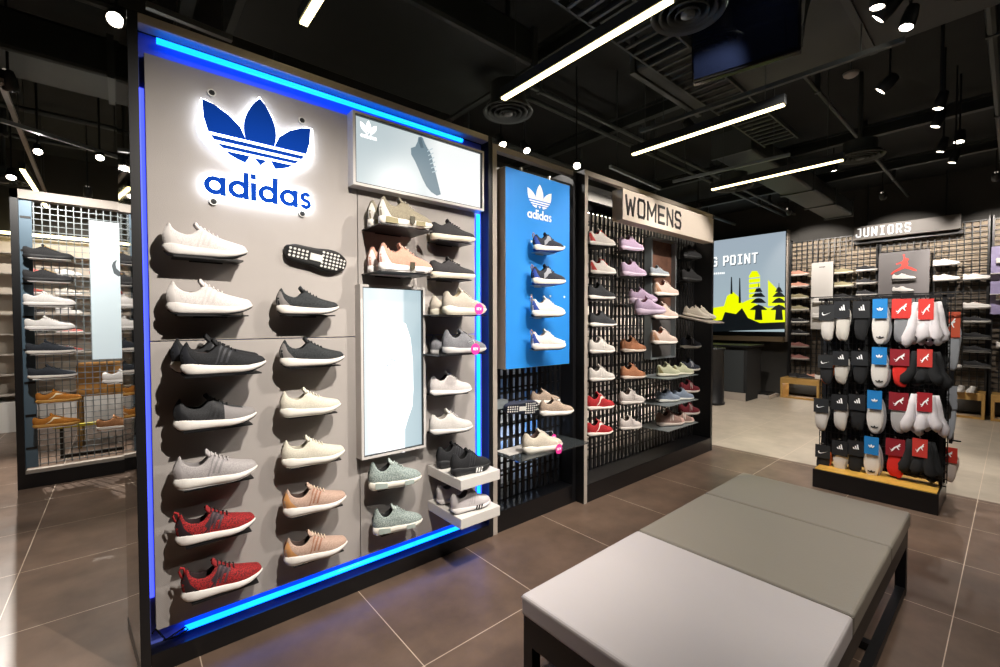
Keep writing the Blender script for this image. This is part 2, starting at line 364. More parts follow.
def surf(S, t, v, side, off=0):
    """point on the outer upper; v 0 at the sole, 1 at the rim/top line; side -1/+1"""
    wb = cr(WK, t)*.95; zt = cr(S['top'], t); zb = cr(S['sole'], t)-.004; zt = max(zt, zb+.003)
    wi = wopen(t); rim = min(wi+.004, wb*.9) if wi > 0 else min(.004, wb*.5)
    a = v*PI/2
    open_ = min(1, wi/.018)
    yy = rim+(wb-rim)*(math.cos(a)**(.75+.25*(1-open_)))
    zz = zb+(zt-zb)*(math.sin(a)**(.92)*(1-open_)+(v**.95)*open_)
    bul = .0035*math.sin(PI*v)
    ny, nz = math.cos(a), math.sin(a)*(1-open_)
    xs = 0
    if t < .12: xs = -(.006*math.sin(PI*min(1, (zz-zb)/.07))-.010*max(0, (zz-.07))/.03)*(1-t/.12)
    return (L0*t+xs, side*(yy+bul+off*ny), zz+off*nz)
TS_N = [0, .012, .03, .055, .085, .12, .16, .20, .245, .29, .33, .365, .39, .41, .44, .48, .53, .58, .64, .70, .76, .82, .87, .91, .945, .97, .988, 1]
TS_F = [0, .03, .08, .16, .25, .33, .39, .42, .52, .64, .76, .87, .94, .98, 1]
_sh = {}
def shoe_meshes(style, cols, far=False, stripes=None, feat=()):
    key = (style, tuple(sorted(cols.items())), far, stripes, tuple(feat))
    if key in _sh: return _sh[key]
    S = STY[style]; TS = TS_F if far else TS_N
    VV = [0, .25, .5, .75, 1] if far else [0, .12, .26, .42, .58, .74, .88, 1]
    c = lambda k, d=None: cols.get(k, d)
    P = {}
    # midsole
    mb = MB(); rows = []
    for t in TS:
        wd = cr(WK, t)+.002; zb = cr(S['bot'], t)+.004; zt = cr(S['sole'], t); k = 1.06 if style != 'court' else 1.01
        r = []
        prof = [(.90, 0), (1.0, .12), (k, .38), (k*.99, .62), (.99, .88), (.93, 1.0)]
        for yy, h in prof: r.append((L0*t+(-.007*math.sin(PI*h) if t < .05 else .003*math.sin(PI*h) if t > .97 else 0), -wd*yy, zb+(zt-zb)*h))
        for yy, h in prof[::-1]: r.append((r[0][0], wd*yy, zb+(zt-zb)*h))
        rows.append(r)
    mb.grid(rows, 0, True); n = len(rows[0]); mb.f.append(tuple(range(n))); mb.f.append(tuple(range(len(mb.v)-n, len(mb.v)))); mb.m += [0, 0]
    sole_m = mat('sole_'+c('sole', 'e9e5de'), c('sole', 'e9e5de'), .55, noise=.04, nscale=150, bump=.2, bscale=250)
    P['midsole'] = mb.mesh('midsole', sole_m, True)
    # outsole
    mb = MB(); rows = []
    for t in TS:
        wd = cr(WK, t)*.95; zb = cr(S['bot'], t)
        rows.append([(L0*t, y*wd, z) for y, z in ((-1.03, zb+.008), (-1, zb+.001), (-.9, zb), (0, zb), (.9, zb), (1, zb+.001), (1.03, zb+.008))])
    mb.grid(rows, 0, True); n = len(rows[0]); mb.f.append(tuple(range(n))); mb.f.append(tuple(range(len(mb.v)-n, len(mb.v)))); mb.m += [0, 0]
    if not far: P['outsole'] = mb.mesh('outsole', mat('outs_'+c('out', '17181a'), c('out', '17181a'), .6))
    # upper with a real opening
    mb = MB(); rows = []; lining = []
    for t in TS[:-1]+[.997]:
        t = max(.004, t); wi = wopen(t); zt = cr(S['top'], t); dep = min(1, wi/.016)
        r = [surf(S, t, v, -1) for v in VV]
        x = r[-1][0]
        zin = zt-dep*.045
        for y, z in ((-wi, zt-.003*dep), (-wi*.9, (zt+zin)/2), (-wi*.8, zin), (wi*.8, zin), (wi*.9, (zt+zin)/2), (wi, zt-.003*dep)): r.append((x, y, z))
        r += [surf(S, t, v, 1) for v in VV[::-1]]
        rows.append(r)
    mb.grid(rows, 0); nv = len(VV); nc = len(rows[0])
    for i in range(len(mb.f)):
        k = i % (nc-1)
        if nv-1 <= k < nv+6 and TS[i//(nc-1)] < .415: mb.m[i] = 1
        elif 'toe2' in feat and TS[i//(nc-1)] >= .58 and (k < nv*.62 or k > nc-1-nv*.62 or TS[i//(nc-1)] > .76): mb.m[i] = 2
    n = nc; mb.f.append(tuple(range(n))); mb.f.append(tuple(range(len(mb.v)-n, len(mb.v)))); mb.m += [0, 0]
    um = knit(c('up'), c('up2')) if c('up2') else cmat(c('up'), .8)
    P['upper'] = mb.mesh('upper', [um, cmat(c('lin', '2a2a2c'), .9), cmat(c('toe', c('up')), .8)], True)
    def top_pt(t, y):
        zt = cr(S['top'], t); return (L0*t, y, zt)
    if not far:
        # tongue
        mb = MB(); rows = []
        zp = cr(S['top'], .42)
        for x, z, hw in ((.156, cr(S['top'], .52)+.001, .012), (.145, cr(S['top'], .483)+.002, .017), (.134, cr(S['top'], .447)+.003, .021), (.126, zp+.006, .023), (.118, zp+.016, .022), (.113, zp+.021, .016)):
            q = [(x-abs(a)*.004, a*hw, z-.010*a*a) for a in (-1, -.5, 0, .5, 1)]
            q += [(x-.007-abs(a)*.004, a*hw*.9, z-.003-.010*a*a) for a in (1, .5, 0, -.5, -1)]
            rows.append(q)
        mb.grid(rows, 0, True); n = 10; mb.f.append(tuple(range(n))); mb.f.append(tuple(range(len(mb.v)-n, len(mb.v)))); mb.m += [0, 0]
        P['tongue'] = mb.mesh('tongue', cmat(c('tongue', c('up')), .8), True)
    # laces
    mb = MB()
    for k in range(3 if far else 5):
        t = .425+(.085 if far else .05)*k
        pts = []
        for sd, v in ((-1, .74), (-1, .86), (-1, .96), (1, .96), (1, .86), (1, .74)):
            p = surf(S, t-.02*(1-v)+(.012 if sd > 0 else 0), v, sd, .004); pts.append(p)
        mb.tube(pts, .0028 if not far else .004, 5)
    if 'bow' in feat and not far:
        for sd in (-1, 1):
            p0 = np.array(surf(S, .41, .98, sd, .006)); mb.tube([p0, p0+(.004, sd*.012, .010), p0+(.018, sd*.022, .006), p0+(.022, sd*.022, -.008)], .0022, 5)
    if 'nolace' not in feat: P['laces'] = mb.mesh('laces', cmat(c('lace', 'e8e4de'), .8), True)
    # surface patches
    def strip(mb, A, B, off=.0012, sides=(-1, 1)):
        for sd in sides:
            r1 = [surf(S, t, v, sd, off) for t, v in A]; r2 = [surf(S, t, v, sd, off) for t, v in B]
            mid = [surf(S, (a[0]+b[0])/2, (a[1]+b[1])/2, sd, off) for a, b in zip(A, B)]
            mb.grid([r1, mid, r2])
    if stripes == '3':
        for k in range(3):
            tb = .36+.062*k; tt = .455+.052*k; N = 6
            A = [(tb+(tt-tb)*i/N, .10+.66*i/N) for i in range(N+1)]; B = [(a+.026, v) for a, v in A]
            for sd in (-1, 1):
                mb = MB(); strip(mb, A, B, sides=(sd,))
                P['side_stripe#%d%d' % (k, sd)] = mb.mesh('side_stripe', cmat(c('str', '303236'), .6), True)
    elif stripes == 'N':
        for sd in (-1, 1):
            mb = MB()
            for (a, b) in (((.40, .15), (.43, .72)), ((.43, .72), (.49, .15)), ((.49, .15), (.52, .72))):
                N = 4; A = [(a[0]+(b[0]-a[0])*i/N-.011, a[1]+(b[1]-a[1])*i/N) for i in range(N+1)]; B = [(t+.022, v) for t, v in A]; strip(mb, A, B, .002, (sd,))
            P['side_letter#%d' % sd] = mb.mesh('side_letter', cmat(c('str', 'e8e4de'), .6), True)
    elif stripes == 'swoosh':
        for sd in (-1, 1):
            mb = MB(); N = 10; A = []; B = []
            for i in range(N+1):
                u = i/N; t = .60-.34*u; lo = .66-.58*u+ .25*max(0, u-.75); th = .20*math.sin(PI*min(1, u*1.05))**.8+.01
                A.append((t, max(.05, lo-.0))); B.append((t, max(.06, lo+th)))
            strip(mb, A[::-1], B[::-1], .002, (sd,)); P['side_swoosh#%d' % sd] = mb.mesh('side_swoosh', cmat(c('str', 'e8e4de'), .6), True)
    elif stripes == 'panels':
        mb = MB()
        A = [(.30+.04*i, .62+.02*i) for i in range(6)]; B = [(.30+.045*i, .08+.06*i) for i in range(6)]; strip(mb, A, B)
        P['side_panel'] = mb.mesh('side_panel', cmat(c('str', '888'), .6), True)
    if c('heel'):
        mb = MB(); A = [(.004, .02+.11*i) for i in range(7)]; M_ = [(.08, .02+.10*i) for i in range(7)]; B = [(.20-.016*i, .02+.075*i) for i in range(7)]
        strip(mb, A, M_); strip(mb, M_, B); P['heel_counter'] = mb.mesh('heel_counter', mat('plastic_'+c('heel'), c('heel'), .5), True)
    if c('cage'):
        for sd in (-1, 1):
            mb = MB(); A = [(.33+.035*i, .62+.045*i) for i in range(6)]; M_ = [(.36+.04*i, .34+.06*i) for i in range(6)]; B = [(.30+.056*i, .06+.10*i) for i in range(6)]
            strip(mb, A, M_, .0009, (sd,)); strip(mb, M_, B, .0009, (sd,)); P['side_cage#%d' % sd] = mb.mesh('side_cage', mat('cage_'+c('cage'), c('cage'), .75), True)
    if c('cap'):
        mb = MB(); A = [(.80, .02+.13*i) for i in range(6)]; M_ = [(.90, .02+.14*i) for i in range(6)]; B = [(.985, .02+.14*i) for i in range(6)]
        strip(mb, A, M_); strip(mb, M_, B); P['toe_cap'] = mb.mesh('toe_cap', cmat(c('cap'), .7), True)
    if c('block'):
        mb = MB()
        for t0, t1 in ((.08, .30), (.62, .80)):
            for sd in (-1, 1):
                N = 5; ts = [t0+(t1-t0)*i/N for i in range(N+1)]
                mb.grid([[(L0*t, sd*((cr(WK, t)+.002)*1.06+.0025), cr(S['bot'], t)+.004+(cr(S['sole'], t)-cr(S['bot'], t)-.004)*h) for t in ts] for h in (.12, .5, .9)])
        P['sole_block'] = mb.mesh('sole_block', mat('block_'+c('block'), c('block'), .6), True)
    if c('tab'):
        mb = MB(); z = cr(S['top'], 0)
        mb.tube([(-.001, 0, z-.02), (-.010, 0, z+.004), (-.004, 0, z+.016), (.008, 0, z+.010), (.010, 0, z-.006)], .0045, 6)
        P['pull_tab'] = mb.mesh('pull_tab', cmat(c('tab'), .8), True)
    if 'lugs' in feat:
        mb = MB()
        for i in range(15):
            for j in (-2, -1, 0, 1, 2):
                t = .05+.064*i; wd = cr(WK, t)
                y = j*.0165+(.008 if i % 2 else -.0)*(0)
                if abs(y) > wd-.009 or (.36 < t < .56 and abs(j) < 1.5): continue
                z = cr(S['bot'], t)
                mb.prism([(L0*t+.0068*math.cos(a), y+.0058*math.sin(a)) for a in [k*PI/3 for k in range(6)]], (0, 0, z-.0015), (1, 0, 0), (0, 1, 0), (0, 0, .002))
        mb.box(.108, .168, -.016, .016, -.002, .001)
        P['tread_lugs'] = mb.mesh('tread_lugs', mat('lug_white', 'dcdad4', .5))
    _sh[key] = P; return P

SHOES = []
def place_shoe(style, cols, loc, th, s, label, group, far=False, stripes=None, feat=(), rot=None, name='running_shoe', mirror=1, zk=1.16):
    o = empty(name, loc, label, 'shoe', group, rot or (0, 0, math.radians(th)), s); o.scale = (s, s*1.04, s*zk)
    for k, me in shoe_meshes(style, cols, far, stripes, feat).items(): link(me, k.split('#')[0], o)
    SHOES.append(o); return o
def solve(xh, yb, xt, heel, d):
    """length along direction d from the heel point that reaches picture column xt"""
    lo, hi = 0, .6
    for _ in range(40):
        m = (lo+hi)/2
        if proj(heel+m*d)[0] < xt: lo = m
        else: hi = m
    return lo
def wall_shoe(style, cols, xh, xt, yb, yc, th, label, group, **k):
    """shoe by a wall that runs along X, heel at the left; yc = distance of its middle line"""
    H = onY(xh, yb, yc-.03); a = math.radians(th); d = np.array([math.cos(a), math.sin(a), 0])
    L = solve(xh, yb, xt, H, d); s = max(.78, min(1.12, L/L0))
    z = H[2]-.010; loc = (H[0], yc, z); return place_shoe(style, cols, loc, th, s, label, group, **k), H[0], z, L0*s
def side_shoe(style, cols, xh, xt, yb, xc, th, label, group, **k):
    H = onX(xh, yb, xc-.03); a = math.radians(th); d = np.array([math.cos(a), math.sin(a), 0])
    L = solve(xh, yb, xt, H, d); s = max(.8, min(1.12, L/L0)); loc = (xc, H[1], H[2])
    return place_shoe(style, cols, loc, th, s, label, group, **k), H[1], H[2], L0*s
# ------------------------------------------------------------------ room shell
def struct(name, mb, m, **k): return props(mb.build(name, m, **k), kind='structure')
struct('floor', MB().box(-4, 5.473, -4, 10, -.05, 0), M['tile'])
struct('floor', MB().box(5.473, 10.6, -4, 10, -.05, 0), M['tile2'])
struct('ceiling', MB().box(-4, 10.6, -4, 10, 3.98, 4.05), M['ceil'])
wallm = mat('wall_dark', '3a3835', .8, noise=.1, nscale=5)
def wallpanel():
    mb = MB().box(10.5, 10.6, -4, 10, 0, 3.98)
    for k in range(9): mb.box(10.494, 10.5, -1.6+k*.9, -.705+k*.9, 2.86, 3.975)
    return mb
struct('wall_back', wallpanel(), wallm)
struct('wall_left', MB().box(-4, 10.5, 9.3, 9.4, 0, 3.98), wallm)
struct('wall_front', MB().box(-4.1, -4, -4, 9.4, 0, 3.98), wallm)
struct('wall_right', MB().box(-4, 10.6, -4.1, -4, 0, 3.98), wallm)

# ------------------------------------------------------------------ ceiling services
def cthing(name, mb, m, label, cat, group=None, **k): return props(mb.build(name, m, **k), label, cat, group)
G_PIPE = 'black ceiling pipes'
for i, (y, z, r) in enumerate(((.15, 3.68, .03), (1.25, 3.68, .02), (2.95, 3.68, .022), (3.12, 3.68, .022), (4.1, 3.68, .03), (5.2, 3.68, .02), (5.45, 3.68, .02), (6.6, 3.68, .03), (7.6, 3.68, .025))):
    mb = MB().tube([(-3.9, y, z), (10.4, y, z)], r, 8)
    for x in range(-3, 10, 2): mb.box(x, x+.03, y-r*1.2, y+r*1.2, z-r*1.2, 3.98)
    cthing('ceiling_pipe', mb, M['pipe'], 'painted grey pipe running lengthways under the black ceiling', 'pipe', G_PIPE)
for i, (x, z, wd) in enumerate(((-1.4, 3.74, .09), (.35, 3.74, .08), (2.75, 3.74, .08), (4.4, 3.74, .08), (6.9, 3.74, .08), (8.6, 3.74, .08))):
    mb = MB().box(x, x+wd, -3.9, 9.2, z, z+.03).box(x+wd*.4, x+wd*.6, -3.9, 9.2, z+.03, z+.12).box(x, x+wd, -3.9, 9.2, z+.12, z+.15)
    cthing('ceiling_beam', mb, M['duct'], 'dark steel beam crossing the ceiling from front to back', 'beam', 'dark ceiling beams')
def duct(x0, x1, y0, y1, z0, z1, label):
    t = empty('air_duct', ((x0+x1)/2, (y0+y1)/2, z0), label, 'duct')
    t_ = Matrix.Translation((-(x0+x1)/2, -(y0+y1)/2, -z0))
    a = MB().box(x0, x1, y0, y1, z0, z1).build('duct_body', M['duct'], t, bevel=.03); a.matrix_parent_inverse = t_
    alongx = (x1-x0) > (y1-y0); n = int(max(x1-x0, y1-y0)/1.1)
    for k in range(n+1):
        mb = MB()
        if alongx: x = x0+(x1-x0)*k/n; mb.box(x-.02, x+.02, y0-.015, y1+.015, z0-.015, z1+.015)
        else: y = y0+(y1-y0)*k/n; mb.box(x0-.015, x1+.015, y-.02, y+.02, z0-.015, z1+.015)
        f = mb.build('duct_flange', M['pipe'], t); f.matrix_parent_inverse = t_
duct(.55, 2.3, 2.3, 3.35, 3.36, 3.62, 'wide flat grey duct above the blue-edged display wall')
duct(-2.9, 1.4, 4.4, 4.9, 3.33, 3.62, 'long dark duct above the aisle behind the display wall')
duct(2.95, 4.0, -3, 1.9, 3.38, 3.62, 'broad dark duct crossing above the grey bench')
duct(5.2, 9.8, 1.9, 2.3, 3.38, 3.62, 'dark duct running towards the back wall')
# cable tray
t = MB()
for y in (1.45, 1.75): t.box(1.2, 5.2, y, y+.015, 3.35, 3.40)
for k in range(40): t.box(1.22+.1*k, 1.24+.1*k, 1.45, 1.76, 3.35, 3.365)
cthing('cable_tray', t, M['pipe'], 'ladder-shaped cable tray under the ceiling right of the long lamp', 'cable tray')

def rail(px0, px1, z, label, m=None, hang=True):
    a, b = onZ(*px0, z), onZ(*px1, z); v = b-a; L = np.linalg.norm(v); v /= L; n = np.cross(v, [0, 0, 1.])
    o = empty('lighting_track', tuple(a), label, 'lighting track'); o['label'] = label
    mb = MB(); mb.prism([(-.015, 0), (.015, 0), (.015, .03), (-.015, .03)], (0, 0, 0), n, (0, 0, 1), v*L); mb.build('rail', m or M['pipe'], o)
    if hang:
        for q in (.12, .88): p = v*L*q; MB().tube([p+(0, 0, .03), (p[0], p[1], 3.98-z)], .004, 5).build('hanger_rod', M['pipe'], o)
    return o
rail((641, 133), (905, 42), 3.16, 'grey lighting track above the middle ceiling lamp', M['pipe'])
rail((673, 183), (790, 156), 3.14, 'grey lighting track left of the farthest ceiling lamp', M['wire'])
rail((0, 82), (45, 193), 3.1, 'pale lighting track running away at the far left of the ceiling', M['beige'])
rail((0, 122), (128, 162), 3.05, 'grey lighting track carrying the two lamps left of the display wall', M['wire'])
rail((146, 8), (232, 42), 3.05, 'black lighting track just above the corner of the display wall', M['steel'])
rail((610, 168), (660, 190), 3.0, 'short grey lighting track above the womens sign', M['wire'])

def lamp_bar(x, y0, y1, z, label):
    t = empty('linear_lamp', (x, (y0+y1)/2, z), label, 'ceiling lamp', 'linear ceiling lamps'); L = (y1-y0)/2
    MB().box(-.025, .025, -L-.01, L+.01, .012, .075).build('housing', M['track'], t)
    MB().box(-.018, .018, -L, L, 0, .012).build('diffuser', M['lamp'], t)
    for y in (-L*.8, L*.8): MB().tube([(0, y, .075), (0, y, 3.98-z)], .003, 5).build('hanger_wire', M['pipe'], t)
lamp_bar(.72, .9, 2.36, 3.0, 'bright ceiling lamp cut off by the top edge, above the trefoil wall')
lamp_bar(1.975, 1.07, 2.27, 3.0, 'longest-looking bright ceiling lamp, left of the hanging television')
lamp_bar(3.51, 1.07, 2.26, 3.0, 'bright ceiling lamp below the hanging television, second in its row')
lamp_bar(5.12, 1.07, 2.27, 3.0, 'farthest thin bright ceiling lamp, nearest the back wall')
lamp_bar(-.72, 6.35, 8.2, 3.0, 'slanting bright ceiling lamp above the left wire rack')

def diffuser(px, py, z, R, label):
    p = onZ(px, py, z); t = empty('air_diffuser', tuple(p), label, 'air vent')
    for i, r in enumerate((R, R*.78, R*.56, R*.34)):
        MB().lathe([(r, .0), (r*.97, -.012), (r*.86, .02), (r*.84, .035), (r*.9, .03)], (0, 0, -i*.004), n=36).build('ring', M['duct'] if i else M['pipe'], t, smooth=True)
    MB().lathe([(0.001, -.012), (R*.18, -.01), (R*.2, .01)], (0, 0, -.012), n=24).build('centre_cone', M['pipe'], t, smooth=True)
    MB().lathe([(R*.7, .03), (R*.7, 3.3-z)], (0, 0, 0), n=28).build('neck', M['duct'], t, smooth=True)
    MB().tube([(0, 0, .03), (0, 0, 3.98-z)], .02, 8).build('stem', M['pipe'], t)
diffuser(508, 112, 3.1, .19, 'round ringed air vent at the near end of the long ceiling lamp')
diffuser(733, 187, 3.15, .22, 'round ringed air vent at the left end of the farthest ceiling lamp')
diffuser(860, 157, 3.15, .2, 'dim round air vent at the right end of the farthest ceiling lamp')
diffuser(4, 181, 3.15, .2, 'round air vent at the far left edge beside the slanting lamp')
diffuser(688, 12, 3.15, .19, 'round air vent partly behind the hanging television')
def smoke_det(px, py):
    p = onZ(px, py, 3.3); t = empty('smoke_detector', tuple(p), 'small round white detector under the ceiling right of the television', 'smoke detector')
    MB().lathe([(.001, 0), (.03, 0), (.045, .012), (.05, .03), (.001, .03)], (0, 0, 0), n=24).build('body', M['beige'], t, smooth=True)
    MB().tube([(0, 0, .03), (0, 0, .68)], .01, 6).build('stem', M['pipe'], t)
smoke_det(851, 77)

def spot(pos, aim, power, cone, colr, label, group=None, face=True, soft=.012, r=.045, light=True, glow=None, blend=.45):
    pos = Vector(pos); d = (Vector(aim)-pos).normalized()
    t = empty('spotlight', tuple(pos), label, 'spotlight', group)
    q = d.to_track_quat('-Z', 'Y').to_matrix()
    def R(p): return tuple(q @ Vector(p))
    mb = MB().lathe([(r*.4, .13), (r*.8, .12), (r, .06), (r, 0), (r*.9, -.002), (r*.86, .012)], (0, 0, 0), n=20); mb.v = [R(p) for p in mb.v]; mb.build('lamp_head', M['track'], t, smooth=True)
    mb = MB().lathe([(.0005, .006), (r*.84, .006)], (0, 0, 0), n=20); mb.v = [R(p) for p in mb.v]; mb.build('lens', glow or M['lampface'], t)
    top = R((0, 0, .08)); MB().tube([top, (top[0], top[1], top[2]+.09), (top[0], top[1], max(top[2]+.1, 3.98-pos.z))], .008, 6).build('stem', M['track'], t)
    if light:
        ld = bpy.data.lights.new('spot_light', 'SPOT'); ld.energy = power; ld.spot_size = math.radians(cone); ld.spot_blend = blend
        ld.shadow_soft_size = soft; ld.color = colr
        lo = bpy.data.objects.new('spot_light', ld); COL.objects.link(lo); lo.parent = t; lo.location = R((0, 0, -.02)); lo.rotation_euler = d.to_track_quat('-Z', 'Y').to_euler()
    return t
for i, a in enumerate(SPOT_DEFS):
    a = a if len(a) > 5 else a+(.45,)
    spot(*a[:5], blend=a[5], label='black spotlight on the ceiling aimed at the displays', group='ceiling spotlights aimed at the displays')
def vis(px, py, z, aim, label, power=12, r=.035, cone=110): 
    p = onZ(px, py, z); spot(tuple(p), aim, power, cone, NEUT, label, r=r)
vis(115, 20, 3.0, (-.3, .6, .9), 'glaring spotlight over the top left corner of the display wall', 14, r=.04)
vis(38, 152, 3.0, (-.2, 3.2, .9), 'glaring spotlight left of the pair above the wire rack')
vis(100, 158, 3.0, (.0, 3.2, .9), 'glaring spotlight right of the pair above the wire rack')
vis(503, 145, 3.0, (2.0, 1.0, .6), 'small spotlight directly above the left edge of the blue panel')
vis(527, 151, 3.0, (2.2, 1.0, .6), 'small spotlight above the middle of the blue panel')
vis(577, 166, 3.0, (1.4, .9, .9), 'most glaring spotlight, between the blue panel and the womens sign', 16, r=.038)
vis(877, 8, 3.05, (2.6, .8, .4), 'oval spotlight nearest the top edge, right of the television')
vis(906, 28, 3.05, (2.3, .9, .4), 'tilted spotlight just below the one at the top edge')
vis(938, 109, 3.05, (4.2, 1.0, .6), 'brightest of the four spotlights at the right of the ceiling')
vis(935, 127, 3.05, (4.6, 1.4, .4), 'second spotlight down at the right of the ceiling')
vis(940, 152, 3.05, (5.6, 1.2, .4), 'third spotlight down at the right of the ceiling')
vis(952, 163, 3.05, (6.0, 1.2, .4), 'lowest small spotlight at the right of the ceiling')
vis(700, 208, 3.35, (8.0, 2.5, .4), 'faint spotlight between the womens sign and the big screen')

# hanging television
def tv():
    t = empty('television', (2.25, 1.0, 2.9), 'large dark television hanging from the ceiling at the top right', 'television')
    P0, P1 = onZ(692, 84, 2.9), onZ(801, 50, 2.9)
    ux = P1-P0; W = np.linalg.norm(ux); ux /= W; n = np.cross(ux, [0, 0, 1.]);
    if n@(P0-CAM) > 0: n = -n
    up = np.array([0, 0, 1.])*math.cos(.12)+(-n)*-math.sin(.12); up = up/np.linalg.norm(up); nn = np.cross(ux, up); nn = nn if nn@(P0-CAM) < 0 else -nn
    o = P0-np.array(t.location)
    def R(mb, a0, a1, b0, b1, d0, d1): return mb.prism([(a0, b0), (a1, b0), (a1, b1), (a0, b1)], o+nn*d0, ux, up, nn*(d1-d0))
    R(MB(), 0, W, 0, .62, -.06, -.004).build('cabinet', M['blackg'], t, bevel=.006)
    R(MB(), .012, W-.012, .02, .608, -.004, .0).build('screen', mat('tv_glass', '0c1120', .05), t)
    R(MB(), W*.25, W*.75, .15, .45, -.1, -.06).build('bracket', M['track'], t)
    mb = MB()
    for k in range(5): mb.tube([o+ux*(W+.004)+nn*(-.03-.01*k)+up*(.02+.03*k), o+ux*(W+.02+.008*k)+nn*(-.05)+up*.3, o+ux*(W*.9)+nn*-.08+up*.62], .004, 5)
    mb.build('cables', M['pipe'], t)
    c = o+ux*W*.5-nn*.09+up*.4
    MB().tube([c, (c[0], c[1], 1.08)], .02, 8).build('pole', M['track'], t)
tv()

# ------------------------------------------------------------------ display wall with blue light edge
def display_wall():
    t = empty('display_wall', (1.0, 2.5, 0), 'long grey fabric display wall with glowing blue edges carrying shoes', 'display wall'); I = Matrix.Translation((-1.0, -2.5, 0))
    def B(mb, name, m, **k): o = mb.build(name, m, t, **k); o.matrix_parent_inverse = I; return o
    y0, y1 = 2.36, 2.80
    B(MB().box(.035, .068, y0, 2.43, 0, 2.775), 'side_post', M['black'])
    B(MB().box(1.918, 1.95, y0, y1, 0, 2.775), 'side_post', M['black'])
    B(MB().box(.068, 1.918, y0, 2.43, 2.735, 2.775), 'top_rail', M['beige'], bevel=.003)
    B(MB().box(.068, 1.918, y0, y1, 0, .09), 'plinth_base', M['kick'], bevel=.003)
    B(MB().box(.068, 1.918, 2.455, y1, .09, 2.775), 'back_board', M['black'])
    B(MB().box(.068, 1.918, 2.44, 2.455, .09, 2.735), 'light_channel', M['channel'])
    for (x0, x1, z0, z1) in ((.088, 1.006, 1.424, 2.638), (1.010, 1.83, 1.424, 2.638), (.088, 1.006, .165, 1.420), (1.010, 1.83, .165, 1.420)):
        B(MB().box(x0, x1, 2.40, 2.438, z0, z1), 'fabric_panel', M['panel'], bevel=.002)
    def T(a, b): B(MB().tube([a, b], .0125, 12), 'light_strip', M['led'], smooth=True)
    T((.13, 2.39, 2.698), (1.72, 2.39, 2.698)); T((.19, 2.405, .127), (1.84, 2.405, .127))
    T((1.862, 2.405, .165), (1.862, 2.405, 2.24)); B(MB().box(.070, .086, 2.434, 2.439, .30, 2.50), 'side_light_strip', M['ledside'])
    B(MB().tube([(.075, 2.40, .16), (.085, 2.385, .185), (.10, 2.38, .16), (.12, 2.375, .125), (.15, 2.37, .14), (.19, 2.375, .15), (.2, 2.385, .13), (.16, 2.385, .115), (.11, 2.39, .12)], .0035, 6), 'loose_cable', M['blackg'])
    mb = MB().prism([(.034, 2.362), (-.004, 2.80), (.07, 2.80), (.07, 2.44), (.034, 2.44)], (0, 0, .06), (1, 0, 0), (0, 1, 0), (0, 0, 2.71)); B(mb, 'mirror_end', M['mirror'])
    mb = MB().prism([(.034, 2.362), (-.006, 2.802), (.07, 2.802), (.07, 2.44), (.034, 2.44)], (0, 0, 0), (1, 0, 0), (0, 1, 0), (0, 0, .06)); B(mb, 'end_foot', M['kick'])
    for x, z in ((.325, 2.545), (.715, 2.535), (.325, 2.055), (.71, 2.06)):
        mb = MB().lathe([(.004, -.012), (.016, -.012), (.016, 0)], (x, 2.40, z), 'y', 20); B(mb, 'cable_port', M['steel'])
        mb = MB().lathe([(.0001, 0), (.012, 0)], (x+.001, 2.3875, z), 'y', 16); B(mb, 'port_hole', M['blackm'])
display_wall()

def emblem_sign():
    X0, X1, yb = .286, .748, 2.345; W = X1-X0; cx = (X0+X1)/2
    t = empty('wall_sign', (cx, 2.4, 2.1), 'glowing blue trefoil emblem with adidas lettering on the grey display wall', 'sign'); I = Matrix.Translation((-cx, -2.4, -2.1))
    def B(mb, name, m): o = mb.build(name, m, t); o.matrix_parent_inverse = I; return o
    zt = 2.252
    sx = W; sz = (2.572-2.252)/.76
    B(MB().prism([(x*1.02, y) for x, y in trefoil_back()], (cx, 2.372, zt-.004), (sx, 0, 0), (0, 0, sz), (0, .018, 0)), 'emblem_glow', M['glow'])
    mb = MB()
    for p in trefoil(): mb.prism(p, (cx, 2.362, zt), (sx, 0, 0), (0, 0, sz), (0, .009, 0))
    B(mb, 'emblem_face', M['blueink'])
    P, wd = adidas_word(); k = W/wd; z0 = 2.082
    mb = MB(); g = MB()
    for i, q in enumerate(P):
        mb.prism(q, (X0, 2.362-(.0007 if len(q) == 4 and abs(q[0][1]-q[1][1]) < 1e-9 and abs(q[0][0]-q[3][0]) < 1e-9 else 0), z0), (k, 0, 0), (0, 0, k*.98), (0, .009, 0))
        c = np.mean(q, axis=0); 
    r, tt = .098, .04
    Pg = []
    for q in P:
        q2 = np.array(q); c = q2.mean(0); v = q2-c; ln = np.hypot(v[:, 0], v[:, 1])[:, None]; Pg.append([tuple(a) for a in q2+v/ln*.020])
    for q in Pg: g.prism(q, (X0, 2.374, z0), (k, 0, 0), (0, 0, k*.98), (0, .014, 0))
    B(mb, 'lettering', M['blueink']); B(g, 'lettering_glow', M['glow'])
    for x in (.38, .52, .66):
        for z in (2.13, 2.33): B(MB().box(x-.004, x+.004, 2.385, 2.402, z, z+.008), 'standoff', M['steel'])
emblem_sign()

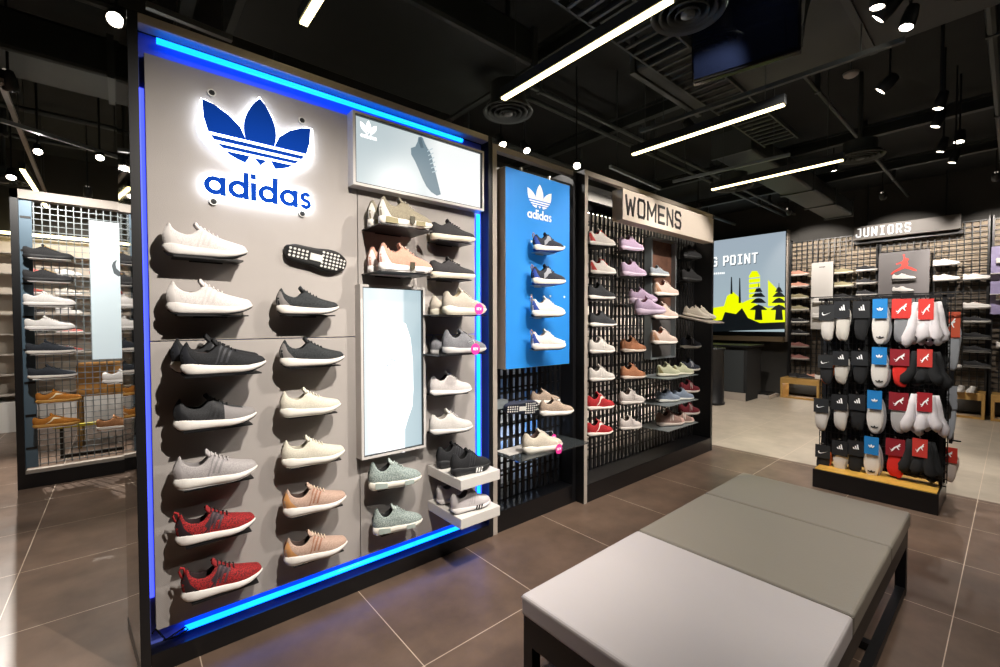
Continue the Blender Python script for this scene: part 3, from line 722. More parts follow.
def box_sign(name, label, cat, x0, x1, y0, y1, z0, z1, fw=.014, rim=None):
    """shallow lit box: tray, rim, picture"""
    t = empty(name, ((x0+x1)/2, y1, z0), label, cat); I = Matrix.Translation((-(x0+x1)/2, -y1, -z0))
    def B(mb, nm, m, **k): o = mb.build(nm, m, t, **k); o.matrix_parent_inverse = I; return o
    rim = rim or M['wframe']
    mb = MB().box(x0, x0+fw, y0, y1, z0, z1).box(x1-fw, x1, y0, y1, z0, z1).box(x0+fw, x1-fw, y0, y1, z0, z0+fw).box(x0+fw, x1-fw, y0, y1, z1-fw, z1)
    B(mb, 'case', rim); mb = MB(); e = .004
    mb.box(x0+fw, x0+fw+e, y0+.002, y1, z0+fw, z1-fw).box(x1-fw-e, x1-fw, y0+.002, y1, z0+fw, z1-fw).box(x0+fw+e, x1-fw-e, y0+.002, y1, z0+fw, z0+fw+e).box(x0+fw+e, x1-fw-e, y0+.002, y1, z1-fw-e, z1-fw)
    B(mb, 'gasket', M['black'])
    return t, B
def screen_mat(name, stops, axis, scale, off, strength, base=None):
    m = bpy.data.materials.new(name); m.use_nodes = True; nt = m.node_tree; b = nt.nodes['Principled BSDF']
    tc = nt.nodes.new('ShaderNodeTexCoord'); sp = nt.nodes.new('ShaderNodeSeparateXYZ'); nt.links.new(tc.outputs['Object'], sp.inputs[0])
    mr = nt.nodes.new('ShaderNodeMapRange'); mr.inputs['From Min'].default_value = off; mr.inputs['From Max'].default_value = off+scale
    nt.links.new(sp.outputs[axis], mr.inputs[0]); r = nt.nodes.new('ShaderNodeValToRGB')
    e = r.color_ramp.elements
    e[0].position, e[0].color = stops[0][0], (*lin(stops[0][1]), 1); e[1].position, e[1].color = stops[-1][0], (*lin(stops[-1][1]), 1)
    for p, c in stops[1:-1]: q = e.new(p); q.color = (*lin(c), 1)
    nt.links.new(mr.outputs[0], r.inputs[0]); nt.links.new(r.outputs[0], b.inputs['Emission Color']); b.inputs['Emission Strength'].default_value = strength
    b.inputs['Base Color'].default_value = (.05, .05, .05, 1); b.inputs['Roughness'].default_value = .3; return m
def ink(h, s=.8): return mat('lit_ink_'+h, '202020', .4, emit=s, ecol=h)
def poly_px(pts, yy): return [tuple(onY(x, y, yy)[[0, 2]]) for x, y in pts]

t, B = box_sign('lightbox', 'wide white lightbox with a grey shoe picture at the top of the wall', 'lightbox', .955, 1.852, 2.325, 2.40, 2.246, 2.642)
B(MB().box(.973, 1.834, 2.345, 2.36, 2.264, 2.624), 'backlit_print', screen_mat('print_landscape', [(0, 'b4c2c6'), (.22, 'b9c6ca'), (.5, 'cdd6d8'), (.62, 'eef1f1'), (1, 'f3f5f4')], 0, .86, .98, .78))
shoe_px = [(340+a/6.25, 100+b/6.25) for a, b in [(490, 232), (505, 228), (517, 238), (530, 270), (545, 300), (560, 320), (575, 360), (582, 400), (590, 430), (600, 470), (615, 530), (630, 590), (605, 598), (570, 575), (540, 540), (515, 490), (490, 430), (470, 385), (445, 340), (443, 300), (470, 292), (485, 260)]]
B(MB().prism(poly_px(shoe_px, 2.345), (0, 2.344, 0), (1, 0, 0), (0, 0, 1), (0, .0012, 0)), 'printed_shoe', ink('6f8794', .7))
mb = MB()
for k in range(6):
    a = (340+(545+6*k)/6.25, 100+(318+26*k)/6.25); b = (340+(578+5*k)/6.25, 100+(300+28*k)/6.25); P = poly_px([a, b, (b[0], b[1]+1.1), (a[0], a[1]+1.1)], 2.345)
    mb.prism(P, (0, 2.3432, 0), (1, 0, 0), (0, 0, 1), (0, .0008, 0))
B(mb, 'printed_laces', ink('a9bac2', .9))
B(MB().prism(poly_px([(340+a/6.25, 100+b/6.25) for a, b in [(490, 240), (506, 236), (514, 262), (522, 300), (505, 300), (494, 270)]], 2.345), (0, 2.3432, 0), (1, 0, 0), (0, 0, 1), (0, .0008, 0)), 'printed_collar', ink('4b5f6b', .9))
mb = MB()
for p in trefoil(): mb.prism(p, (1.052, 2.3432, 2.545), (.095, 0, 0), (0, 0, .095), (0, .0012, 0))
P, wd = adidas_word()
for q in P: mb.prism(q, (1.005, 2.3432, 2.518), (.095/wd, 0, 0), (0, 0, .095/wd), (0, .0012, 0))
B(mb, 'corner_emblem', ink('ffffff', 1.3))

t, B = box_sign('lightbox', 'tall white lightbox with a bleached shoe picture between the shoe columns', 'lightbox', 0.988, 1.394, 2.325, 2.40, .742, 1.712)
B(MB().box(1.004, 1.378, 2.345, 2.36, .758, 1.696), 'backlit_print', screen_mat('print_portrait', [(0, 'e2eef2'), (.25, 'f2f8fa'), (.62, 'e6f0f3'), (.66, 'b6cbd2'), (1, 'a9bec6')], 0, .376, 1.02, .8))
blob = [(337.5+a/3.511, 270+b/3.511) for a, b in [(105, 200), (150, 170), (210, 172), (240, 190), (256, 240), (264, 320), (266, 420), (262, 480), (248, 520), (236, 560), (236, 640), (110, 640), (104, 420)]]
B(MB().prism(poly_px(blob, 2.345), (0, 2.3438, 0), (1, 0, 0), (0, 0, 1), (0, .0012, 0)), 'printed_shoe', ink('ffffff', .82))
mb = MB()
for a, b in [((150, 345), (168, 360)), ((160, 335), (180, 330)), ((175, 310), (196, 318)), ((158, 400), (166, 410)), ((130, 480), (140, 488)), ((165, 485), (180, 470)), ((150, 490), (158, 492))]:
    A = (340+a[0]/3.511, 270+a[1]/3.511); C_ = (340+b[0]/3.511, 270+b[1]/3.511); mb.prism(poly_px([A, C_, (C_[0], C_[1]+.9), (A[0], A[1]+.9)], 2.345), (0, 2.3425, 0), (1, 0, 0), (0, 0, 1), (0, .0012, 0))
B(mb, 'printed_laces', ink('9fb4bd', .9))

# white trays
for z, lb in ((.60, 'upper white tray holding the black trainers'), (.376, 'lower white tray holding the white trainers, above the blue light')):
    t = empty('shelf_tray', (1.6, 2.4, z), lb, 'shelf')
    MB().box(-.15, .145, -.36, 0, -.062, 0).build('tray', M['white'], t, bevel=.004)
    MB().box(-.13, .125, -.34, -.02, -.066, -.062).build('underside', M['beige'], t)

# ------------------------------------------------------------------ slatted bays
def slat_mesh(x0, x1, z0, z1, y, px=.062, bw=.030, pz=.092, bh=.014):
    mb = MB(); n = int((x1-x0)/px)
    for k in range(n+1): x = x0+(x1-x0)*k/n; mb.box(x-bw/2, x+bw/2, y, y+.012, z0, z1)
    m = int((z1-z0)/pz)
    for k in range(m+1): z = z0+(z1-z0)*k/m; mb.box(x0, x1, y+.012, y+.022, z-bh/2, z+bh/2)
    return mb
def bay(name, label, x0, x1, yf, goods, right_panel=False):
    t = empty(name, ((x0+x1)/2, 2.6, 0), label, 'display wall'); I = Matrix.Translation((-(x0+x1)/2, -2.6, 0))
    def B(mb, nm, m, **k): o = mb.build(nm, m, t, **k); o.matrix_parent_inverse = I; return o
    B(MB().box(x0, x0+.04, yf, 2.80, 0, 2.74), 'side_post', M['black'])
    B(MB().box(x0+.001, x0+.039, yf-.004, yf, .0, 2.738), 'post_trim', M['beige'])
    B(MB().box(x1-.04, x1, yf, 2.80, 0, 2.74), 'side_post', M['black'])
    B(MB().box(x0+.04, x1-.04, yf, yf+.05, 2.70, 2.74), 'top_rail', M['beige'])
    B(MB().box(x0+.04, x1-.04, yf, 2.8, 0, .15), 'plinth_base', M['kick'], bevel=.003)
    B(slat_mesh(x0+.045, x1-.045, .155, 2.5, 2.50), 'slat_grid', M['black'])
    B(MB().box(x0+.04, x1-.04, 2.78, 2.80, .15, 2.60), 'back_panel', goods)
    B(MB().box(x0+.04, x1-.04, 2.49, 2.52, 2.5, 2.56).box(x0+.04, x1-.04, yf+.03, 2.52, 2.60, 2.64), 'head_board', M['black'])
    # glowing strip added out of sight behind the grid to brighten the backing
    B(MB().box(x0+.1, x1-.1, 2.60, 2.62, 2.525, 2.545), 'shelf_lamp', mat('shelf_lamp', 'ffffff', .5, emit=14, ecol='fff2e0'))
    for x in ((x0+x1)/2-(x1-x0)*.25, (x0+x1)/2+(x1-x0)*.25):
        for z in (.5, 1.5):
            ld = bpy.data.lights.new('added_fill_light', 'AREA'); ld.energy = 1.5*(x1-x0); ld.shape = 'RECTANGLE'; ld.size = (x1-x0)*.45; ld.size_y = .03; ld.color = WARM  # area lights added in the cavity, only to brighten the back panel
            lo = bpy.data.objects.new('added_fill_light', ld); COL.objects.link(lo); lo.parent = t; lo.matrix_parent_inverse = I; lo.location = (x, 2.535, z); lo.rotation_euler = (PI/2, 0, 0)
    return t, B
bay('display_bay', 'black slatted display bay behind the blue panel, next to the grey wall', 1.96, 2.86, 2.37, M['goods2'])
bay('display_bay', 'black slatted display bay under the womens sign', 2.865, 5.23, 2.29, M['goods'])

def blue_panel():
    x0, x1, z0, z1 = 2.02, 2.695, 1.172, 2.578
    t = empty('lightbox', ((x0+x1)/2, 2.4, z0), 'tall bright blue panel with white trefoil and adidas lettering', 'lightbox'); I = Matrix.Translation((-(x0+x1)/2, -2.4, -z0))
    def B(mb, nm, m, **k): o = mb.build(nm, m, t, **k); o.matrix_parent_inverse = I; return o
    B(MB().box(x0, x1, 2.304, 2.42, z0, z1), 'case', M['beige'])
    B(MB().box(x0+.003, x1-.003, 2.300, 2.304, z0+.003, z1-.003), 'blue_face', M['bluepanel'])
    mb = MB(); A = onY(527, 215, 2.3); Bp = onY(551, 222, 2.3); cx = (A[0]+Bp[0])/2+.003; wd_ = (Bp[0]-A[0])
    zt = onY(540, 209, 2.3)[2]; 
    for p in trefoil(): mb.prism(p, (cx, 2.2975, zt), (wd_, 0, 0), (0, 0, wd_*.92), (0, .0025, 0))
    B(mb, 'emblem', M['letterw'])
    P, wd = adidas_word(); mb = MB(); z = onY(540, 220, 2.3)[2]
    for q in P: mb.prism(q, (cx-wd_/2, 2.2975, z), (wd_/wd, 0, 0), (0, 0, wd_/wd), (0, .0025, 0))
    B(mb, 'lettering', M['letterw'])
    for k in (.3, .75): B(MB().tube([(x0+k*.67, 2.36, z1), (x0+k*.67, 2.36, z1+.05)], .012, 8), 'mount', M['steel'])
    mb = MB()
    for z in (2.09, 1.70, 1.35): 
        for x in (2.27, 2.47, 2.63): mb.lathe([(.0005, -.004), (.008, -.004), (.009, 0)], (x, 2.30, z+.33*0), 'y', 10)
    B(mb, 'pins', M['letterw'])
blue_panel()
def womens():
    x0, x1, z0, z1 = 3.24, 4.96, 2.375, 2.638
    t = empty('hanging_sign', ((x0+x1)/2, 2.3, z0), 'long beige box sign reading WOMENS over the slatted shoe bay', 'sign'); I = Matrix.Translation((-(x0+x1)/2, -2.3, -z0))
    def B(mb, nm, m, **k): o = mb.build(nm, m, t, **k); o.matrix_parent_inverse = I; return o
    B(MB().box(x0, x1, 2.18, 2.289, z0, z1), 'sign_box', M['sign'], bevel=.002)
    mb = MB(); a = onY(625, 216, 2.18); b = onY(681, 226, 2.18); W = b[0]-a[0]; lw = W/(6*1.0+.5+5*.22); 
    letters(mb, 'WOMENS', (a[0], 2.177, z0+.045), (1, 0, 0), (0, 0, 1), (0, .004, 0), .175, lw, lw*.22, .026); B(mb, 'lettering', M['letterd'])
womens()
# glass shelf
t = empty('glass_shelf', (2.42, 2.45, .55), 'wide glass shelf with pale card under the blue panel', 'shelf')
MB().box(-.38, .38, -.27, .05, -.008, 0).build('glass', mat('tinted_glass', '34383a', .06, spec=.8), t)
MB().box(-.34, .0, -.12, .03, 0, .003).build('price_card', M['paper'], t)
mb = MB().box(-.3, -.28, -.2, .05, -.03, -.008).box(.28, .3, -.2, .05, -.03, -.008); mb.build('bracket', M['black'], t)
# framed niche in the womens bay
t = empty('framed_display', (3.95, 2.5, 1.3), 'narrow framed display panel with a city picture in the womens bay', 'display frame'); 
a, b = onY(650, 237, 2.44), onY(674, 357, 2.44); w_ = b[0]-a[0]; h_ = a[2]-b[2]; ox, oz = a[0]-3.95, b[2]-1.3
MB().box(ox, ox+.02, -.08, -.0, oz, oz+h_).box(ox+w_-.02, ox+w_, -.08, -.0, oz, oz+h_).box(ox+.02, ox+w_-.02, -.08, 0, oz, oz+.015).box(ox+.02, ox+w_-.02, -.08, 0, oz+h_-.015, oz+h_).build('frame', M['wire'], t)
MB().box(ox+.02, ox+w_-.02, -.03, -.02, oz+h_*.45, oz+h_-.015).build('picture', mat('city_print', '6a4a3c', .5, noise=.9, nscale=14), t)
MB().box(ox+.02, ox+w_-.02, -.03, -.02, oz+.015, oz+h_*.45).build('lower_board', mat('grey_board', '5c5a5a', .6), t)
# ------------------------------------------------------------------ shoes on the display wall
def shelf(x0, x1, y0, y1, z, label, m=None, th=.006):
    t = empty('shoe_shelf', ((x0+x1)/2, y1, z), label, 'shelf'); w2 = (x1-x0)/2
    mb = MB().box(-w2, w2, y0-y1, 0, -th, 0).box(-w2*.5, w2*.5, -.004, 0, -.012, -th); mb.build('plate', m or M['black'], t); return t
GW = 'shoes on the grey display wall'
ub_w = dict(up='e2dcda', up2='d2ccca', sole='e4e0dc', out='15171a', lin='cfc9c6', lace='efebe8', str='cfc8c6', heel='e4dfdc')
ub_k = dict(up='17181b', up2='202226', sole='ece7e1', out='17181a', lin='3a3030', lace='1b1c1f', str='303238', heel='2b2d33')
ub_kg = dict(up='2a2b2d', up2='36373a', sole='ece7e1', out='17181a', lin='1b1b1d', lace='3a3b3d', str='1d1e20', heel='232427', toe='8e8a8a')
ub_g = dict(up='b3aeae', up2='a39e9f', sole='eeeae4', out='d8d4d0', lin='8d8989', lace='bdb8b8', str='8f8b8d', heel='b8b3b4')
ub_r = dict(up='b02224', up2='5c1519', sole='eee9e4', out='17181a', lin='2a1a1c', lace='2a1b1f', str='4a3038', cage='2e2028', heel='2d2327', tab='a82427', tongue='8f1e22')
ub_u = dict(up='1d2022', up2='34383b', sole='eae5dd', out='17181a', lin='1a1a1c', lace='2b2e30', heel='8a8684')
ub_c = dict(up='ddd8c8', up2='cec8b8', sole='ece8de', out='c9c4b6', lin='b8b2a2', lace='e4dfd0', str='cfc8b6')
ub_b = dict(up='c4a797', up2='b09484', sole='eee9e3', out='c9bdb0', lin='4a3a34', lace='e0cdb6', str='a06e56', heel='d39a62')
nm_t = dict(up='978f7c', up2='837b69', sole='e9e5dc', out='e0dcd4', lin='6a6252', lace='cfc8b4', block='8d8461', heel='dcd7cf')
nm_p = dict(up='d09a86', up2='c28b79', sole='eeeae6', out='e0dcd8', lin='b08a80', lace='f0d0c2', block='efe9e6', heel='e4d8d4')
nm_m = dict(up='a9b5b0', up2='6f7d7c', sole='e6e2d6', out='d8d4c8', lin='1d1e20', lace='aeb8b4', block='a9b6b0')
tk_k = dict(up='2b292b', up2='363437', sole='dcd3bf', out='cfc6b2', lin='1b1b1c', lace='2a292b')
eq_b = dict(up='b5aca0', up2='a89f93', sole='dfd9c8', out='d8d0bc', lin='d8c9a8', lace='e4ddd0', str='ded8cc')
eq_g = dict(up='7c7d82', up2='6c6d72', sole='b9b7b6', out='2a2a2c', lin='1a1a1c', lace='8d8e92', str='5c5d62')
eq_w = dict(up='ccc6c4', up2='bfb9b8', sole='ece8e4', out='2a2a2c', lin='4a4648', lace='e8e4e2', str='c4bfc0')
eq_w2 = dict(up='ccc8c4', up2='c0bcb8', sole='d8d4d0', out='2a2a2c', lin='a8a29a', lace='e8e4e2', str='f2efec')
eq_k = dict(up='16171a', up2='1e1f23', sole='1b1c1f', out='121314', lin='101012', lace='1b1c1f', str='2a2b30')
eq_wg = dict(up='c9c3c4', up2='c6c0c2', sole='dcd7d6', out='2a2a2c', lin='6a6468', lace='e6e2e2', str='b8b2b4')
def W(style, cols, xh, xt, yb, yc, th, label, shelf_label=None, z=None, **k):
    o, x, zz, L = wall_shoe(style, cols, xh, xt, yb, yc, th, label, GW, zk=1.2 if xh < 350 else 1.3, **k)
    if z is not None: o.location.z = z; zz = z
    if shelf_label: shelf(x+.03, x+L-.02, yc-.045, 2.40, zz, shelf_label)
    return o
S3 = dict(stripes='3')
c1 = 'first column from the left'
W('boost', ub_w, 164, 248, 252, 2.325, -1, 'white knit running shoe at the top of the first column, under the emblem', 'black shelf under the topmost white knit shoe', **S3)
W('boost', ub_w, 168, 253, 312, 2.325, -1, 'white knit running shoe second in the first column, above the black pair', 'black shelf under the second white knit shoe', **S3)
W('boost', ub_k, 172.5, 262, 372, 2.345, -1, 'rear black knit running shoe of the pair in the first column', **S3).location.x -= .0
o = W('boost', ub_k, 182, 266.5, 374.5, 2.24, -1, 'front black knit running shoe of the pair in the first column, with white sole', None, **S3)
shelf(.19, .47, 2.19, 2.40, o.location.z, 'deep black shelf under the black knit pair')
W('boost', ub_kg, 175, 257, 431, 2.325, -1, 'charcoal running shoe with pale grey toe in the first column', 'black shelf under the charcoal shoe with grey toe', feat=('toe2',), **S3)
W('boost', ub_g, 175, 258, 490, 2.325, -1, 'plain light grey knit running shoe in the first column', 'black shelf under the light grey knit shoe', **S3)
W('boost', ub_r, 177, 256, 547, 2.325, -1, 'upper of the two red and dark knit running shoes', 'black shelf under the upper red knit shoe', **S3)
W('boost', ub_r, 183, 263, 603.5, 2.325, -1, 'lower red and dark knit running shoe, lowest in the first column', 'black shelf under the lower red knit shoe', **S3)
# second column
H = onY(285, 257, 2.34)
o = place_shoe('boost', dict(ub_k, out='121314', sole='17181a'), (H[0]+.01, 2.345, H[2]+.035), 0, 1.04, 'black shoe mounted sideways showing its studded sole, top of second column', GW, feat=('lugs',), rot=(-PI/2+.12, math.radians(9), 0))
MB().box(.10, .16, -.01, .04, .02, .10).build('wall_mount', M['black'], o)
W('boost', ub_u, 279, 340, 312.5, 2.325, -6, 'black laceless-looking knit shoe with white sole, directly under the sole-out shoe', 'black shelf under the upper black shoe of the second column', )
W('boost', ub_u, 282.5, 345.5, 366, 2.325, -6, 'black knit shoe with white sole, third in the second column at the panel seam', 'black shelf under the lower black shoe of the second column')
W('boost', ub_c, 282.5, 342, 416.5, 2.325, -6, 'cream knit running shoe with bare side, upper of the two cream shoes', 'black shelf under the upper cream shoe')
W('boost', ub_c, 284, 346, 467.5, 2.325, -6, 'cream knit running shoe, lower of the two cream shoes', 'black shelf under the lower cream shoe')
W('boost', ub_b, 285.5, 347.5, 517, 2.325, -6, 'beige knit shoe with tan heel, upper of the two beige shoes', 'black shelf under the upper beige shoe', **S3)
W('boost', ub_b, 286.5, 348.5, 566, 2.325, -6, 'beige knit shoe with tan heel, lowest in the second column', 'black shelf under the lower beige shoe', **S3)
# third column
for cc, yb, nm, ps in ((nm_t, 223, 'tan and white', 'topmost pair, right under the wide lightbox'), (nm_p, 270, 'pink and white', 'pair above the tall lightbox')):
    W('nmd', cc, 370.5, 421, yb+2, 2.335, -4, 'rear %s trainer of the %s' % (nm, ps))
    o = W('nmd', cc, 381.5, 434, yb-1, 2.22, -7, 'front %s trainer of the %s' % (nm, ps))
    shelf(o.location.x-.02, o.location.x+.30, 2.16, 2.40, o.location.z, 'deep black shelf under the %s trainers' % nm)
    mb = MB().prism([(-.014, .03), (.014, .03), (.014, .005), (0, -.006), (-.014, .005)], (.165, -.058, .012), (1, 0, 0), (0, 0, 1), (0, .003, 0)); mb.build('sole_badge', mat('badge', '3a3420', .5), o)
W('nmd', nm_m, 371.5, 423, 490, 2.325, -9, 'grey-green striped knit trainer directly under the tall lightbox', 'black shelf under the upper grey-green trainer')
W('nmd', nm_m, 375.5, 424, 535, 2.325, -9, 'grey-green striped knit trainer, lowest in the third column', 'black shelf under the lower grey-green trainer')
# fourth column
W('court', tk_k, 433.5, 477, 237, 2.31, -10, 'dark trainer with cream sole, topmost of the fourth column', 'black shelf under the upper dark trainer')
W('court', tk_k, 433.5, 477, 275.5, 2.31, -10, 'dark trainer with cream sole, second of the fourth column', 'black shelf under the lower dark trainer')
for cc, yb, nm in ((eq_b, 313, 'beige'), (eq_g, 353, 'grey')):
    W('chunky' if nm == 'beige' else 'nmd', cc, 433.5, 470, yb+2, 2.335, -4, 'rear %s trainer of the pair with a pink tag in the fourth column' % nm)
    o = W('chunky' if nm == 'beige' else 'nmd', cc, 446, 488, yb, 2.21, -8, 'front %s trainer of the pair with a pink tag in the fourth column' % nm)
    shelf(o.location.x-.07, o.location.x+.28, 2.15, 2.40, o.location.z, 'deep black shelf under the %s trainers' % nm)
def tag(px, py, yy, r, label, tilt=0):
    p = onY(px, py, yy); t = empty('sale_tag', tuple(p), label, 'tag')
    MB().lathe([(.0003, -.001), (r, -.001), (r, .001), (.0003, .001)], (0, 0, 0), 'y', 24).build('disc', M['pink'], t)
    MB().tube([(0, .001, r*.8), (0, .02, r+.02), (0, .09, r+.0)], .0012, 5).build('string', M['letterw'], t)
    mb = MB(); letters(mb, 'NEW', (-r*.55, -.002, -r*.22), (1, 0, 0), (0, 0, 1), (0, .001, 0), r*.5, r*.3, r*.06, r*.09); mb.build('lettering', M['letterw'], t)
tag(479, 309, 2.08, .033, 'round pink tag on the beige trainer')
tag(475.5, 349, 2.08, .033, 'round pink tag on the grey trainer')
W('runner', eq_w, 433, 473.5, 395, 2.31, -10, 'white trainer with dark lining in the fourth column, under the grey pair', 'black shelf under the upper white trainer')
W('runner', eq_w2, 433, 474.5, 434.5, 2.31, -10, 'white trainer in the fourth column, just above the white trays', 'black shelf under the lower white trainer')
for cc, z, nm, yb in ((eq_k, .601, 'black', 474), (eq_wg, .377, 'white', 515)):
    W('chunky' if nm == 'black' else 'runner', cc, 440, 477, yb-8, 2.30, -4, 'rear %s trainer standing on its white tray' % nm, z=z, stripes='3')
    W('chunky' if nm == 'black' else 'runner', cc, 454.5, 492, yb, 2.13, -4, 'front %s trainer with three sole marks on its white tray' % nm, z=z, stripes='3')
    o = SHOES[-1]; mb = MB()
    for k in range(3): mb.prism([(0, 0), (.010, 0), (.018, .022), (.008, .022)], (.155+.02*k, -.0535, .006), (1, 0, 0), (0, 0, 1), (0, .003, 0))
    mb.build('sole_marks', cmat('f2f0ee' if nm == 'black' else '1c1c1e'), o)

# shoes on the blue panel
GB = 'trainers on the blue panel'
dz_k = dict(up='2a2e3c', up2='1d2028', sole='ece4d8', out='203a8c', lin='15161a', lace='1c1e26', heel='2f4fae', tab='b98a86', str='8d8f98')
dz_w = dict(up='e6e0da', up2='dad4ce', sole='efe9e2', out='3a3030', lin='cfc6bf', lace='eee9e4', heel='3553b0', tab='c09a94')
for i, (xh, xt, yb, cc, lb) in enumerate(((534.5, 565.5, 249, dz_k, 'dark blue and black trainer, topmost on the blue panel'), (533, 567, 283, dz_k, 'dark blue and black trainer, second on the blue panel'),
        (532.5, 566.5, 315.5, dz_w, 'white trainer with blue heel, third on the blue panel'), (532.5, 567, 349, dz_w, 'white trainer with blue heel, lowest on the blue panel'))):
    o, x, z, L = wall_shoe('chunky', cc, xh+2, xt+1, yb, 2.24, -20, lb, GB, zk=1.3, stripes='panels' if i < 2 else None)
    shelf(x+.04, x+.20, 2.21, 2.30, z, 'small clear peg shelf under the %s' % lb.split(',')[0]+' '+['at the top', 'second down', 'third down', 'at the bottom'][i], M['wframe'], .004)

# shoes in the slatted bay below
G3 = 'shoes in the bay below the blue panel'
ex = dict(up='b9a08c', up2='8f8478', sole='ebe6df', out='1d1e20', lin='54463c', lace='d8cfc4', str='d9a08c')
bl = dict(up='1d2230', up2='3a4258', sole='2a3046', out='141a2c', lin='1b1b1c', lace='2a2e3a')
H = onY(512, 411, 2.34)
o = place_shoe('chunky', bl, (H[0], 2.40, H[2]), 0, 1.0, 'dark shoe mounted sideways showing its bluish sole below the blue panel', G3, feat=('lugs',), rot=(-PI/2+.1, math.radians(2), math.radians(-12)))
MB().box(.10, .16, -.01, .05, .02, .08).build('wall_mount', M['black'], o)
place_o = wall_shoe('chunky', ex, 534, 562, 404, 2.40, -20, 'rear tan and grey trainer of the floating pair below the blue panel', G3)[0]
p_ = wall_shoe('chunky', ex, 543, 576, 415.5, 2.26, -22, 'front tan and grey trainer of the floating pair below the blue panel', G3)[0]
shelf(p_.location.x+.02, p_.location.x+.24, 2.2, 2.50, p_.location.z, 'black bracket shelf under the tan and grey pair', th=.005)
shelf(place_o.location.x+.0, place_o.location.x+.22, 2.34, 2.50, place_o.location.z, 'black bracket shelf behind the tan and grey pair', th=.005)
o, *_ = wall_shoe('chunky', dict(up='cfc6b6', up2='bdb4a4', sole='e4dfd4', out='cfc8bb', lin='6d5850', lace='d8d0c4', str='bfb6a8'), 526, 565, 454, 2.30, -12, 'pale stone trainer on the glass shelf', G3); o.location.z = .551
tag(559, 449, 2.16, .036, 'round pink tag hanging at the glass shelf'); tag(554, 437, 2.24, .022, 'small pink tag above the one at the glass shelf')
t = empty('fitting_tool', tuple(onY(506, 404, 2.44)), 'small white bracket left of the sideways shoe', 'bracket'); MB().box(-.10, .02, 0, .06, -.03, .03).build('arm', M['wire'], t)

# ------------------------------------------------------------------ womens bay shoes
GC = 'shoes in the womens bay'
def C(style, cols, xh, xt, yb, label, th=-15, yc=2.40, sh=True, **k):
    o, x, z, L = wall_shoe(style, cols, xh, xt, yb, yc, th, label, GC, zk=1.32, **k)
    if sh: shelf(x+.03, x+L*.8, yc-.06, 2.50, z, 'black bracket under the '+label.split(',')[0][:40]+' '+sh if isinstance(sh, str) else 'bracket under '+label, th=.005)
    return o
wr = dict(up='ddd6d0', up2='d0c8c2', sole='e6e0da', lin='c8413c', lace='d8433e', heel='d84a44')
kw = dict(up='26272b', up2='36383c', sole='e4dfd8', lin='141416', lace='3a3b3e')
gr = dict(up='d0cac4', up2='c3bdb7', sole='ddd7d0', lin='8d8782', lace='dcd6d0', str='e8e4de')
rd = dict(up='b8262c', up2='96181e', sole='e6dcd4', lin='3a1416', lace='d8a09a', str='f0e4da')
li = dict(up='b9a3bc', up2='a992ae', sole='cbb8cc', lin='8a4a5e', lace='c9b3cb', out='c3adc4')
og = dict(up='b9805c', up2='a3694a', sole='dccdbf', lin='5c3a2c', lace='cf9a78', cap='96603e')
wn = dict(up='d8cfca', up2='cbc2bd', sole='e2dbd5', lin='77665f', lace='e2dad5', str='b9b0ab')
pb = dict(up='d8c3b8', up2='cbb5a9', sole='e9e2db', lin='a9705a', lace='e6d8cf', heel='b98a6a')
mint = dict(up='bfc1a4', up2='aeb094', sole='ddd9c6', lin='8d8d74', lace='d0d0b8', heel='8a8258', str='d8d6c4')
bu = dict(up='8a97a6', up2='77859a', sole='dcdcd6', lin='3a4250', lace='a9b4c0', str='c4ccd4')
pn = dict(up='a98a80', up2='8f7268', sole='dcccc2', lin='5a4440', lace='b9a096', cap='d9b1a6', str='e6dcd4')
nb = dict(up='262a34', up2='343a48', sole='d6d2cc', lin='1a1c22', lace='3a4252', str='b9bcc4')
bg = dict(up='7c1f2c', up2='5c1520', sole='d6cec8', lin='2a1216', lace='8a2a38', str='c9bcb8')
bk = dict(up='151517', up2='202124', sole='1d1e20', lin='0e0e10', lace='202124')
C('court', wr, 591, 617, 244, 'white shoe with red collar, topmost in the first womens column', cap=None) if 0 else None
